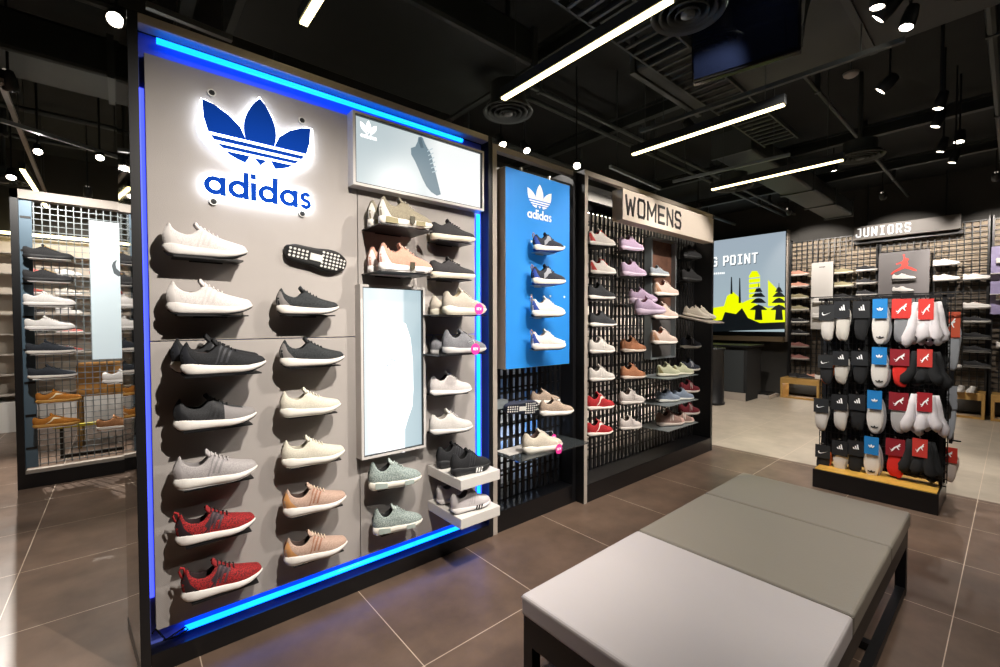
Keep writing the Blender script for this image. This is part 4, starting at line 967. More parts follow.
for a in (
 ('runner', wr, 591, 617, 244, 'white trainer with red collar, topmost in the first womens column', {}),
 ('runner', wr, 592.5, 618, 273, 'white trainer with red collar, second in the first womens column', {}),
 ('runner', kw, 590.7, 617, 298.5, 'black trainer with white sole, upper one in the first womens column', {}),
 ('runner', kw, 592, 618, 326, 'black trainer with white sole, lower one in the first womens column', {}),
 ('runner', gr, 591.6, 617, 353, 'pale grey trainer, upper one in the first womens column', S3 and dict(stripes='N')),
 ('runner', gr, 591.6, 616.5, 381, 'pale grey trainer, lower one in the first womens column', dict(stripes='N')),
 ('runner', rd, 589.5, 616, 410, 'red trainer with pale stripe, upper of the two red ones', dict(stripes='swoosh')),
 ('runner', rd, 589.5, 614.5, 436, 'red trainer with pale stripe, lower of the two red ones', dict(stripes='swoosh')),
 ('runner', li, 622.7, 645.5, 248.5, 'lilac trainer, topmost in the second womens column', {}),
 ('runner', li, 624, 648, 274.5, 'lilac trainer, second in the second womens column', {}),
 ('runner', og, 624, 647.7, 352, 'tan orange trainer, upper of the two', {}),
 ('runner', og, 624, 647.3, 379, 'tan orange trainer, lower of the two', {}),
 ('runner', wn, 622.7, 646, 404.5, 'off-white trainer, upper of the two low in the second womens column', dict(stripes='N')),
 ('runner', wn, 622.5, 643.5, 430, 'off-white trainer, lowest in the second womens column', dict(stripes='N')),
 ('court', dict(gr, up='9ba3ac', up2='8a929c'), 652.6, 671, 275, 'grey-blue trainer in front of the city picture', {}),
 ('runner', pb, 657, 680, 295, 'cream trainer on the framed display, upper one', {}),
 ('runner', pb, 655, 682, 318.5, 'cream trainer on the framed display, middle one', {}),
 ('runner', pb, 654.6, 679, 344, 'cream trainer on the framed display, lowest one', {}),
 ('runner', bk, 685, 703, 257, 'all-black trainer, topmost at the right end of the bay', {}),
 ('runner', bk, 684, 703, 280, 'all-black trainer, second at the right end of the bay', {}),
 ('runner', nb, 684, 702.5, 348, 'navy trainer, upper of the two at the right end of the bay', dict(stripes='N')),
 ('runner', nb, 684, 701.5, 371, 'navy trainer, lower of the two at the right end of the bay', dict(stripes='N')),
 ('runner', bg, 683, 701, 393, 'wine red trainer, upper of the two at the right end of the bay', dict(stripes='N')),
 ('runner', bg, 682, 701, 415.5, 'wine red trainer, lower of the two at the right end of the bay', dict(stripes='N')),
): C(a[0], a[1], a[2], a[3], a[4], a[5], **(a[6] or {}))
C('chunky', li, 632, 660, 302, 'lilac trainer sticking out on an arm, upper of the two', th=-38, yc=2.30)
C('chunky', li, 638, 668, 313.5, 'lilac trainer sticking out on an arm, lower of the two', th=-30, yc=2.22)
for cc, yb, nm, st in ((mint, 376, 'pale green', None), (bu, 402, 'grey-blue', None), (pn, 427, 'dusty pink', 'N')):
    C('runner', cc, 660, 682 if nm != 'dusty pink' else 686, yb-(0 if nm != 'dusty pink' else 1), 'left %s trainer of its pair on a shelf of the womens bay' % nm, sh=False, th=-22, yc=2.34, stripes=st)
    o = SHOES[-1]
    C('runner', cc, 676, 696, yb+2, 'right %s trainer of its pair on a shelf of the womens bay' % nm, sh=False, th=-26, yc=2.30, stripes=st)
    SHOES[-1].location.z = o.location.z
    shelf(o.location.x-.12, SHOES[-1].location.x+.26, 2.16, 2.50, o.location.z, 'clear shelf under the %s pair' % nm, M['wire'], .005)
# big sloping shelf with the stone pair
t = empty('shoe_shelf', (4.77, 2.42, 1.585), 'wide beige shelf sticking out at the end of the womens bay', 'shelf')
t.rotation_euler = (math.radians(13), 0, 0)
MB().box(-.19, .19, -.38, 0, -.014, 0).build('plate', M['beige'], t, bevel=.003)
MB().box(-.1, -.08, -.2, .07, -.04, -.014).box(.1, .12, -.2, .07, -.04, -.014).build('bracket', M['black'], t)
st = dict(up='c9c0b2', up2='bab1a3', sole='ddd6cb', lin='8d8478', lace='d6cec2')
place_shoe('runner', st, (4.68, 2.38, 1.578), -62, .92, 'left stone-coloured trainer on the beige shelf beside the big screen', GC, rot=(0, math.radians(12), math.radians(-62)))
place_shoe('runner', st, (4.82, 2.38, 1.578), -62, .92, 'right stone-coloured trainer on the beige shelf beside the big screen', GC, rot=(0, math.radians(12), math.radians(-62)))

# ------------------------------------------------------------------ bench in the foreground
def bench():
    x0, x1, y0, y1, H = 1.145, 3.28, .355, 1.222, .455
    t = empty('bench', ((x0+x1)/2, (y0+y1)/2, 0), 'long low padded bench with grey and taupe cushions on a black frame', 'bench'); I = Matrix.Translation((-(x0+x1)/2, -(y0+y1)/2, 0))
    def B(mb, nm, m, **k): o = mb.build(nm, m, t, **k); o.matrix_parent_inverse = I; return o
    seams = (x0, 1.958, 2.70, x1)
    cols = (mat('vinyl_light', 'cac3c2', .42, noise=.03, nscale=4, bump=.25, bscale=90), mat('vinyl_taupe', '958e82', .38, noise=.04, nscale=4, bump=.25, bscale=90))
    for i in range(3):
        a, b = seams[i]+.003, seams[i+1]-.003; m = cols[0] if i == 0 else cols[1]
        cu = B(MB().box(a, b, y0, y1, .372, H), 'cushion', m, bevel=.014, seg=3)
        if i == 0: cu['label'] = 'light grey cushion'
        else: cu['label'] = 'taupe cushion'
        r = .0035; z = H-.013
        pp = MB().tube([(a+.004, y0+.004, z), (b-.004, y0+.004, z), (b-.004, y1-.004, z), (a+.004, y1-.004, z)], r, 6, closed=True).build('piping', m, cu, smooth=True)
    B(MB().box(x0+.01, x1-.01, y0+.01, y0+.035, .27, .372), 'apron', M['black']); B(MB().box(x0+.01, x1-.01, y1-.035, y1-.01, .27, .372), 'apron', M['black'])
    B(MB().box(x0+.01, x0+.035, y0+.035, y1-.035, .27, .372), 'apron', M['black']); B(MB().box(x1-.035, x1-.01, y0+.035, y1-.035, .27, .372), 'apron', M['black'])
    for x in (x0+.01, x1-.055):
        for y in (y0+.01, y1-.055): B(MB().box(x, x+.045, y, y+.045, 0, .27), 'leg', M['black'])
    B(MB().box(x0+.055, x1-.055, y0+.012, y0+.05, .0, .045), 'floor_rail', M['black'])
    B(MB().box(x0+.055, x1-.055, y1-.05, y1-.012, .0, .045), 'floor_rail', M['black'])
    for x in (x0+.7, x0+1.4): B(MB().box(x, x+.04, y0+.05, y1-.05, .005, .04), 'cross_bar', M['black'])
bench()
# ------------------------------------------------------------------ sock stand
SU = np.array([0, -1., 0]); SN = np.array([-1., 0, 0]); SC = np.array([5.055, .77, 0]); SANG = math.atan2(SU[1], SU[0])
def sp(px, py, wv):
    """point on the stand's plane at distance wv in front of its middle -> (u, z)"""
    d = ray(px, py); q = SC+SN*wv; k = ((q-CAM)@SN)/(d@SN); p = CAM+d*k; return (p-SC)@SU, p[2]
def stand():
    t = empty('sock_stand', tuple(SC), 'black floor stand with gold-topped plinth and hooks for sock packs', 'display stand', rot=(0, 0, SANG))
    # local x = along the front (left to right), local -y = towards the viewer
    MB().box(-.41, .41, -.295, .295, 0, .165).build('plinth', M['kick'], t, bevel=.004)
    MB().box(-.397, .397, -.282, .282, .165, .170).build('plinth_board', M['gold'], t)
    for x in (-.395, .395): MB().box(x-.012, x+.012, -.012, .012, .165, 1.72).build('upright', M['black'], t)
    MB().box(-.452, .452, -.012, .012, 1.70, 1.725).build('top_rail', M['black'], t)
    mb = MB()
    for k in range(30): mb.box(-.43+.0297*k-.003, -.43+.0297*k+.003, -.004, .002, .19, 1.70)
    for k in range(26): mb.box(-.43, .43, -.008, -.002, .16+.06*k, .168+.06*k)
    mb.build('wire_grid', M['black'], t)
    MB().box(-.42, .42, .006, .012, .19, 1.62).build('back_board', M['blackm'], t)
    mb = MB().box(-.5, .5, -.13, -.12, 1.725, 1.735).box(-.5, -.49, -.12, .0, 1.725, 1.735).box(.49, .5, -.12, 0, 1.725, 1.735); mb.build('price_rail', M['black'], t)
stand()
GS = 'sock packs on the black stand'
def pad(outline, th, z0=0, n=7):
    """soft rounded pad: outline pts (x,z); thickness th along y"""
    mb = MB(); c = np.mean(outline, axis=0); P = [np.array(p) for p in outline]
    rows = []
    for k in range(n):
        a = -PI/2+PI*k/(n-1); s = .80+.20*math.cos(a) if 0 < k < n-1 else .35
        rows.append([tuple((c[0]+(p[0]-c[0])*s, th*math.sin(a)*(.5 if 0 < k < n-1 else .5), c[1]+(p[1]-c[1])*s)) for p in P])
    mb.grid(rows, 0, True); m = len(P); mb.f.append(tuple(range(m))); mb.f.append(tuple(range(len(mb.v)-m, len(mb.v)))); mb.m += [0, 0]
    return mb
def sock_pack(u, z, wv, w_, h_, cardc, sockc, mark, label, kind='pad', markc='ffffff', lower=None):
    p = SC+SU*u+SN*wv; t = empty('sock_pack', (p[0], p[1], z), label, 'socks', GS, rot=(0, 0, SANG+random.uniform(-.06, .06)))
    ch = h_*(.42 if kind == 'pad' else .42)
    cw = w_*(.66 if kind == 'pad' else .74 if w_ < .18 else .42)
    MB().box(-cw/2, cw/2, -.046, -.042, -ch, 0).build('header_card', cmat(cardc, .5, 'card'), t)
    mb = MB()
    if mark == 'trefoil':
        for q in trefoil(): mb.prism(q, (0, -.0485, -ch*.62), (cw*.42, 0, 0), (0, 0, cw*.42), (0, .002, 0))
    elif mark == 'puma': mb.prism(PUMA, (-cw*.28, -.0485, -ch*.75), (cw*.56, 0, 0), (0, 0, ch*.5), (0, .002, 0))
    elif mark == 'bars':
        for k in range(3):
            x = -cw*.17+k*cw*.12; mb.prism([(0, 0), (cw*.09, 0), (cw*.03+.0, ch*(.12+.1*k)), (-cw*.05, ch*(.12+.1*k))], (x+cw*.05, -.0485, -ch*.55), (1, 0, 0), (0, 0, 1), (0, .002, 0))
    elif mark == 'swoosh': mb.prism(SWOOSH, (-cw*.3, -.0485, -ch*.7), (cw*.6, 0, 0), (0, 0, ch*.5), (0, .002, 0))
    mb.build('brand_mark', cmat(markc, .5, 'card'), t)
    MB().tube([(0, .0, .0), (0, -.024, .012), (0, -.06, .012), (0, -.065, .025)], .0025, 5).build('hook', M['steel'], t)
    sm = cmat(sockc, .95)
    if kind == 'pad':
        for k, (dx, dy) in enumerate(((0, -.014), (w_*.10, .006))):
            o = [(w_*.39*math.cos(a)*(1.0-.08*math.sin(a))+dx, -h_*.56+h_*.44*math.sin(a)) for a in [2*PI*i/20 for i in range(20)]]
            q = pad(o, .030); q.v = [(a, b+dy, c) for a, b, c in q.v]; ob = q.build('sock', sm if k == 0 or not lower else cmat(lower), t, smooth=True)
        mb = MB()
        for q in trefoil(): mb.prism([(a, b*.6) for a, b in q], (0, -.0315, -h_*.86), (w_*.34, 0, 0), (0, 0, w_*.34), (0, .002, 0))
        if mark == 'trefoil': mb.build('toe_print', cmat('1b1b1d'), t)
    else:
        n = 4 if w_ < .18 else 6; rr = random.Random(int(u*1000)+int(z*100))
        for k in (range(2) if n == 4 else ()):
            o = [((w_*.33+w_*.06*math.sin(2*a))*math.cos(a), -h_*.56+h_*.42*math.sin(a)) for a in [2*PI*i/22 for i in range(22)]]
            q = pad(o, .034); th_ = (.16, -.13)[k]+rr.uniform(-.05, .05); dx = (-w_*.07, w_*.11)[k]; dy = (-.020, .004)[k]
            q.v = [(a*math.cos(th_)-(c+h_*.1)*math.sin(th_)*.6+dx, b_+dy, c-a*math.sin(th_)*.3) for a, b_, c in q.v]
            q.build('sock', sm if k == 0 or not lower else cmat(lower), t, smooth=True)
        if n != 4:
            q = pad([(w_*.33*math.cos(2*PI*i/22), -h_*.46+h_*.36*math.sin(2*PI*i/22)) for i in range(22)], .05); q.v = [(a, b_-.012, c) for a, b_, c in q.v]; q.build('sock', sm, t, smooth=True)
        for k in (range(n) if n != 4 else ()):
            x = (k-(n-1)/2)*w_*(.20 if n == 4 else .15); zz = -h_*(.84+.16*rr.random()); bx = x*1.3+rr.uniform(-.012, .012); dy = -.006+(.016 if k % 2 else -.012); q = .036 if n == 4 else .038
            mb = MB().tube([(x*.8, dy, -h_*.06), (x*.9, dy, -h_*.3), (x, dy-.004, -h_*.55), (bx, dy-.010, zz*.80), (bx*1.05, dy-.012, zz*.93), (bx*1.05, dy-.010, zz)], [q*.5, q*.8, q*.95, q*1.1, q*.85, q*.25], 10)
            mb.v = [(a, dy+(b_-dy)*.75, c) for a, b_, c in mb.v]
            mb.build('sock', sm if k % 3 or not lower else cmat(lower), t, smooth=True)
ROWS = [(299, 345), (345, 388), (388, 434), (434, 478)]
COLX = [[828, 843.5, 862.5, 881.5, 902.5, 927], [827, 842, 861, 880.5, 901, 926], [822.5, 840.5, 858.5, 876, 899.5, 925], [824, 841, 856.5, 873, 896, 921]]
ordr = ['top', 'second', 'third', 'bottom']
def row_spec(r):
    return [('26282a', ['c9c4be', '1d1d1f', 'cfcac4', '1b1b1d'][r], 'swoosh', 'bunch', ['grey', 'black', 'white', 'black'][r]+' sock pack with dark card and small swoosh', 'ffffff', 'd8672c' if r in (1, 3) else None),
            ('1f2124', ['c9c4bb', 'c2bdb4', 'd0cbc4', 'cfcac4'][r], 'bars', 'bunch', 'pale sock pack on black card', 'ffffff', None),
            ('1f2124', '1a1b1d', 'bars', 'bunch', 'black sock pack on black card with white marks', 'ffffff', None),
            ('1f7ec4', 'ddd8d2', 'trefoil', 'pad', 'white sock pack with bright blue trefoil card', 'ffffff', '9a9a9e'),
            ([('d23a34'), '8c1d28', '8c1d28', '8c1d28'][r], ['85868a', 'd8281f', 'a9a6a6', 'd8281f'][r], 'puma', 'bunch', ['grey', 'scarlet', 'grey and white', 'scarlet'][r]+' sock pack with red puma card', 'ffffff', 'e0dcda' if r == 2 else None),
            ([('d23a34'), 'c43a32', 'a8242c', 'c43a32'][r], ['d6d0d2', '17181a', 'd9d3d6', '17181a'][r], 'puma', 'bunch', ['white', 'black', 'white', 'black'][r]+' big sock pack with red puma card, rightmost of its row', 'ffffff', None)]
for r in range(4):
    y0, y1 = ROWS[r]
    for c_, spc in enumerate(row_spec(r)):
        wv = .085+(.01 if c_ % 2 else 0); px = COLX[r][c_]; f = (px-820)/110
        dy = [6, 2, 2, 0, 0, 2][c_] if r == 0 else [8, 4, 4, 0, 2, 4][c_]
        u, zt = sp(px, y0+dy-(2 if c_ == 5 else 0)+(0 if r == 0 else 2), wv); _, zb = sp(px, y1+(0 if c_ > 2 else -3)+(3 if c_ == 5 else 0), wv)
        wd = [.155, .155, .155, .15, .165, .215][c_]
        sock_pack(u, zt, wv, wd, zt-zb, spc[0], spc[1], spc[2], '%s, %s row' % (spc[4].replace(' sock pack', ' socks'), ordr[r]), spc[3], spc[5], spc[6])
# packs hanging on the right end of the stand
for i, (px, y0, y1, cc, sc_) in enumerate(((951, 312, 372, 'c9563a', '9a9da2'), (948, 385, 440, '8d9096', 'a9adb4'), (948, 446, 482, 'c8382c', 'cdbfb6'))):
    u, zt = sp(px, y0, -.12); _, zb = sp(px, y1, -.12)
    sock_pack(u, zt, -.12, .16, zt-zb, cc, sc_, 'puma' if i != 1 else 'none', ['grey sock pack hanging on the right end of the stand, upper one', 'grey sock pack hanging on the right end of the stand, middle one', 'pale pack with red card low on the right end of the stand'][i], 'bunch')
    p = SC+SU*.45+SN*-.12
t = empty('hook_arm', tuple(SC+SU*.45+SN*-.12), 'black hook arm on the right end of the sock stand', 'hook', rot=(0, 0, SANG))
MB().box(-.02, .05, -.01, .01, 1.38, 1.39).box(-.02, .05, -.01, .01, .52, .53).build('arm', M['black'], t)
MB().box(-.02, -.0, -.02, .14, .5, 1.42).build('side_frame', M['black'], t)

# ------------------------------------------------------------------ back wall
def back_grid(y0, y1, z0, z1, label, n):
    t = empty('grid_wall', (10.44, (y0+y1)/2, z0), label, 'display wall'); ym = (y0+y1)/2; mb = MB(); H = z1-z0; hw = (y1-y0)/2
    k = int((y1-y0)/.085)
    for i in range(k+1): y = -hw+2*hw*i/k; mb.box(-.03, -.012, y-.007, y+.007, 0, H)
    m = int(H/.085)
    for i in range(m+1): z = H*i/m; mb.box(-.012, 0, -hw, hw, z-.007, z+.007)
    mb.build('grid', M['black'], t)
    MB().box(.045, .055, -hw, hw, H*.68, H).build('backing', mat('brick_beige', 'a3937f', .8, noise=.12, nscale=6), t)
    MB().box(.045, .055, -hw, hw, 0, H*.68).build('lower_backing', mat('brick_dark', '5a5045', .8, noise=.15, nscale=6), t)
    for y in (-hw-.02, hw+.02): MB().box(-.05, .055, y-.02, y+.02, -.3, H+.05).build('side_post', M['black'], t)
    MB().box(-.05, .055, -hw, hw, -.3, 0).build('lower_board', M['blackm'], t)
back_grid(1.66, 3.0, .36, 3.12, 'black grid wall with beige backing, left half under the juniors sign', 1)
back_grid(.30, 1.60, .36, 3.12, 'black grid wall with beige backing, right half behind the sock stand', 2)
back_grid(-1.4, .24, .36, 3.12, 'black grid wall with beige backing at the right edge of the view', 3)
def juniors():
    y1, y0 = 1.95, .59; t = empty('hanging_sign', (10.3, (y0+y1)/2, 2.99), 'dark box sign with white letters reading JUNIORS on the back wall', 'sign'); h = (y1-y0)/2
    MB().box(-.12, .12, -h, h, 0, .235).build('sign_box', mat('sign_grey', '5d5854', .55), t, bevel=.003)
    mb = MB(); letters(mb, 'JUNIORS', (-.124, h-.03, .04), (0, -1, 0), (0, 0, 1), (.006, 0, 0), .165, .080, .030, .022); mb.build('lettering', M['letterw'], t)
    for y in (-.5, .5): MB().tube([(0, y, .235), (0, y, .99)], .012, 6).build('hanger_rod', M['track'], t)
    MB().box(.0, .13, -h-.02, h+.02, -.06, -.005).build('lamp_ledge', M['black'], t)
juniors()
# posters
t = empty('poster', (10.33, 2.455, 1.36), 'plain white poster panel on the left half of the grid wall', 'poster'); MB().box(0, .012, -.175, .175, 0, 1.30).build('board', M['paper'], t, bevel=.002)
MB().box(-.002, 0, -.05, .05, 1.2, 1.215).build('small_print', ink('888888', .1), t); MB().box(-.02, 0, -.18, .18, .60, .63).build('ledge', M['wframe'], t)
t = empty('poster', (10.33, 1.285, 1.60), 'grey poster with a red jumping figure above two white sneakers', 'poster'); MB().box(0, .012, -.33, .33, 0, 1.13).build('board', mat('poster_grey', '6f6b6c', .55), t)
MB().prism(JUMP, (-.003, .17, .72), (0, -.34, 0), (0, 0, .36), (.003, 0, 0)).build('jumping_figure', mat('poster_red', 'd8483e', .5, emit=.15), t)
t = empty('poster', (10.33, .01, 1.62), 'violet poster cut off by the right edge of the picture', 'poster'); MB().box(0, .012, -.2, .255, 0, 1.05).build('board', mat('poster_violet', '8d84a8', .5, noise=.5, nscale=6), t)
MB().box(-.12, 0, -.2, .255, .3, .31).box(-.12, 0, -.2, .255, .62, .63).build('ledge', M['wframe'], t)

GJ = 'shoes on the back grid wall'
def J(cols, xh, xt, yb, label, style='court', **k):
    xc = 10.34
    o, y, z, L = side_shoe(style, cols, xh, xt, yb, xc, -90, label, GJ, far=True, **k)
    t = empty('shoe_shelf', (10.43, y-L/2, z), 'pale shelf under '+label, 'shelf', None)
    MB().box(-.16, 0, -L*.5, L*.5, -.006, 0).build('plate', mat('shelf_grey', '8d8984', .4), t); MB().box(-.02, 0, -.02, .02, -.04, -.006).build('bracket', M['black'], t)
pk = dict(up='c9907c', sole='ddd0c6', lin='8a5a4c', lace='d8a594'); tn = dict(up='8d8466', sole='d0c9b8', lin='55503c', lace='a39a7a')
bw = dict(up='1d1d20', sole='ddd8d2', lin='101012', lace='d8d4ce'); ps = dict(up='c78a84', sole='dccac2', lin='9a5f5a', lace='d39c96')
wt = dict(up='dcd8d4', sole='e4e0dc', lin='9a9692', lace='e0dcd8'); wb = dict(up='dedad6', sole='2a2a2c', lin='2a2a2c', lace='2a2a2c', toe='1d1d1f')
kk = dict(up='26262a', sole='b9b5b0', lin='141416', lace='8d8a88'); wr2 = dict(up='d8d4d0', sole='e2deda', lin='7a7672', lace='b8847c'); kd = dict(up='1b1b1e', sole='55534f', lin='0f0f10', lace='6a6866')
wh = ['topmost', 'second', 'third', 'fourth', 'fifth', 'sixth', 'seventh', 'eighth']
for i, (yb, cc, nm) in enumerate(((276, pk, 'peach'), (287.5, pk, 'peach'), (299, tn, 'olive'), (310.5, tn, 'olive'), (322.8, bw, 'black low'), (334.5, bw, 'black low'), (347, ps, 'pink'), (359, ps, 'pink'))):
    J(cc, 791, 808.7, yb, '%s sneaker, %s in the leftmost column of the grid wall' % (nm, wh[i]))
for i, (yb, cc, nm) in enumerate(((274, tn, 'olive'), (287, tn, 'olive'), (299, kd, 'dark'))):
    J(cc, 834, 853.5, yb, '%s sneaker, %s just right of the white poster' % (nm, wh[i]))
for i, (yb, cc, nm) in enumerate(((271.5, bw, 'black and white'), (284.5, kk, 'dark'), (296, kk, 'dark'))):
    J(cc, 856, 877.5, yb, '%s sneaker, %s just left of the red figure poster' % (nm, wh[i]))
J(wt, 812, 832, 303, 'white sneaker standing on the white poster ledge'); J(wt, 812, 832, 318, 'white sneaker low in front of the white poster')
J(wb, 892, 916, 281, 'white and black sneaker directly below the red jumping figure', 'runner'); J(wb, 892, 914, 293, 'white and black sneaker, lower one on the red figure poster', 'runner')
J(wt, 933, 960, 266, 'white sneaker, topmost right of the red figure poster'); J(wt, 933, 960, 281, 'white sneaker, second right of the red figure poster')
J(wt, 941, 959, 366.5, 'white sneaker low beside the sock stand')
for i, (yb, cc, nm) in enumerate(((280, wr2, 'white'), (308.4, wr2, 'white'), (322.6, kk, 'grey'), (338.5, kd, 'black'), (351.7, kd, 'black'), (366.5, kd, 'black'))):
    J(cc, 963, 991, yb, '%s sneaker, %s in the column at the right of the grid wall' % (nm, wh[i]))
for yb, n_ in ((263, 'top'), (300, 'middle'), (347, 'lower')): J(wt, 996, 1022, yb, 'white sneaker cut off by the right picture edge, %s one' % n_)
# wooden benches
def wbench(y0, y1, label):
    t = empty('wooden_bench', (10.16, (y0+y1)/2, 0), label, 'bench'); h = (y1-y0)/2
    MB().box(-.2, .2, -h, h, .375, .40).build('bench_top', M['wood'], t, bevel=.003)
    MB().box(-.2, -.185, -h+.03, h-.03, .29, .375).build('front_board', M['wood'], t)
    for y in (-h, h-.035): MB().box(-.2, .2, y, y+.035, .0, .375).build('leg', M['wood'], t)
    MB().box(-.19, -.17, -h+.035, h-.035, .0, .035).build('foot_rail', M['wood'], t)
wbench(2.39, 3.03, 'short wooden bench with two shoes at the left of the back wall')
wbench(.28, 1.3, 'wooden bench behind the sock stand with pale sandals on top')
wbench(-.9, .22, 'wooden bench at the right edge of the picture')
GBN = 'shoes on the wooden benches'
def bs(cols, px, py, th, label, s=.95):
    p = onZ(px, py, .402); place_shoe('court', cols, (max(9.99, min(p[0], 10.12)), p[1], .401), th, s, label, GBN, far=True)
for a in ((kd, 789, 377, -80, 'dark sneaker on the left wooden bench, left one of two'), (kd, 797, 378, -80, 'dark sneaker on the left wooden bench, right one of two'), (pk, 808, 378, -80, 'pale sneaker on the left wooden bench, left one of two'), (wt, 815, 379, -80, 'pale sneaker on the left wooden bench, right one of two'),
   (wt, 963, 391, 170, 'pale sandal on the wooden bench, left one behind the stand'), (wt, 975, 391, 170, 'pale sandal on the wooden bench, right one near the bench leg')): bs(*a)
# floor lights under the benches
for i, (y, lb) in enumerate(((2.7, 'low lamp strip under the left wooden bench'), (.78, 'low lamp strip under the bench behind the sock stand'), (-.3, 'low lamp strip under the bench at the right edge'))):
    t = empty('strip_lamp', (10.3, y, .27), lb, 'lamp'); MB().box(-.02, .02, -.22, .22, -.01, .01).build('diffuser', mat('strip_soft', 'ffffff', .5, emit=12, ecol='fff0dc'), t)

# big screen
def screen():
    X = 10.36; y1, y0, z0, z1 = 4.75, 3.085, 1.30, 3.36
    t = empty('digital_screen', (X, (y0+y1)/2, z0), 'large digital screen with lime skyline and the words G POINT', 'screen'); I = Matrix.Translation((-X, -(y0+y1)/2, -z0))
    def B(mb, nm, m, **k): o = mb.build(nm, m, t, **k); o.matrix_parent_inverse = I; return o
    B(MB().box(X-.02, X+.08, y0-.03, y1+.03, z0-.02, z1+.02), 'case', M['black'])
    B(MB().box(X-.026, X-.02, y0, y1, z0, z1), 'sky_picture', screen_mat('screen_sky', [(0, '9db0b6'), (1, '98a6b2')], 2, 2, 1.3, .8))
    def q(pts): return [tuple(onX(a, b, X-.03)[[1, 2]]) for a, b in pts]
    def PP(mb, pts, d=.0): return mb.prism(q(pts), (X-.030-d, 0, 0), (0, 1, 0), (0, 0, 1), (.0025, 0, 0))
    lm = MB()
    PP(lm, [(705, 328), (705, 318), (712, 308), (724, 306), (727, 296), (733, 292), (738, 296), (742, 303), (748, 300), (756, 304), (768, 308), (785, 306), (785, 328)])
    PP(lm, [(749, 303), (749, 276), (752, 271), (757, 271), (760, 276), (760, 303)])
    PP(lm, [(768, 306), (768, 280), (772, 284), (784.5, 297), (784.5, 306)])
    for k in range(4): pass
    B(lm, 'lime_skyline', ink('d3e000', 1.0))
    dk = MB()
    PP(dk, [(705, 332), (705, 322), (722, 320), (725, 312), (736, 314), (742, 308), (748, 318), (760, 323), (785, 322), (785, 329)], .002)
    for cx, s in ((758.5, 1), (779, .95)):
        for k, (w_, y) in enumerate(((4, 291), (7, 296), (8, 302), (9, 309))): PP(dk, [(cx-w_*s*.45, y-3), (cx, y-4.5), (cx+w_*s*.45, y-3), (cx+w_*s, y+1), (cx-w_*s, y+1)], .003)
        PP(dk, [(cx-.6, 291), (cx-.2, 283), (cx+.2, 283), (cx+.6, 291)], .003)
        PP(dk, [(cx-3, 309), (cx+3, 309), (cx+4, 320), (cx-4, 320)], .0025)
    PP(dk, [(730.5, 294), (731, 277), (732, 277), (732.6, 294)], .003); PP(dk, [(738.6, 303), (739.3, 278), (740.3, 278), (741, 303)], .003)
    B(dk, 'dark_silhouettes', ink('10161a', .6))
    wv = MB()
    for k in range(5): PP(wv, [(749, 278+5*k), (760, 276.8+5*k), (760, 278+5*k), (749, 279.2+5*k)], .003)
    B(wv, 'tower_bands', ink('9fb0bd', .9))
    for nm, m, dx, dz, e in (('lettering_shadow', ink('1d2a33', .6), -.012, -.016, .002), ('lettering', ink('f4f6f4', 1.0), 0, 0, .004)):
        mb = MB(); a = onX(712, 267, X-.03); b = onX(758, 265, X-.03); h = onX(735, 257, X-.03)[2]-onX(735, 267, X-.03)[2]
        tot = a[1]-b[1]; lw = tot/(7.3)
        letters(mb, 'G POINT', (X-.031-e, a[1]+dx, a[2]+dz), (0, -1, 0), (0, 0, 1), (.002, 0, 0), h, lw*.92, lw*.2, lw*.26); B(mb, nm, m)
    mb = MB()
    for k in range(7): PP(mb, [(712+1.9*k, 272.8-.1*k), (713.2+1.9*k, 272.7-.1*k), (713.2+1.9*k, 274.5-.1*k), (712+1.9*k, 274.6-.1*k)], .003)
    B(mb, 'small_print', ink('f4f6f4', .9))
    B(MB().box(X-.20, X+.08, y0-.03, y1+.03, 1.10, 1.20), 'ledge', mat('ledge_beige', '8f7b60', .5), bevel=.003)
    B(MB().box(X-.02, X+.08, y0-.03, y1+.03, 1.20, 1.28), 'lower_band', M['blackm'])
    B(MB().box(X-.06, X+.08, y0-.05, y0-.03, 1.1, z1+.02), 'side_trim', M['beige'])
screen()
# cash desk area in front of the screen
t = empty('cash_desk', (9.3, 3.9, 0), 'dark cash desk with grey front panel under the big screen', 'counter')
MB().box(-.35, .35, -.62, .9, .0, 1.02).build('desk_body', M['blackm'], t, bevel=.01)
MB().box(-.40, .40, -.66, .95, 1.02, 1.06).build('desk_top', M['black'], t, bevel=.004)
MB().box(-.365, -.35, -.56, .0, .16, .96).build('front_panel', mat('desk_grey', '34383a', .5), t)
MB().box(-.37, -.35, -.6, .9, 0, .15).build('kick_board', M['beige'], t)
t = empty('round_bin', (8.25, 3.62, 0), 'tall black rounded bin stand beside the womens bay, before the cash desk', 'bin')
MB().lathe([(.001, 0), (.21, 0), (.22, .03), (.20, .05), (.19, .98), (.215, 1.0), (.215, 1.03), (.001, 1.03)], (0, 0, 0), n=32).build('bin_body', M['black'], t, smooth=True)
MB().lathe([(.15, 1.031), (.15, 1.045), (.001, 1.045)], (0, 0, 0), n=32).build('bin_lid', M['blackg'], t, smooth=True)
t = empty('low_plinth', (9.75, 3.24, 0), 'low pale step at the foot of the dark wall beside the wooden bench', 'plinth')
MB().box(-.25, .25, -.16, .16, 0, .07).build('step', M['beige'], t, bevel=.004)
MB().box(-.2, .2, -.13, .13, .07, .10).build('step_pad', M['black'], t)

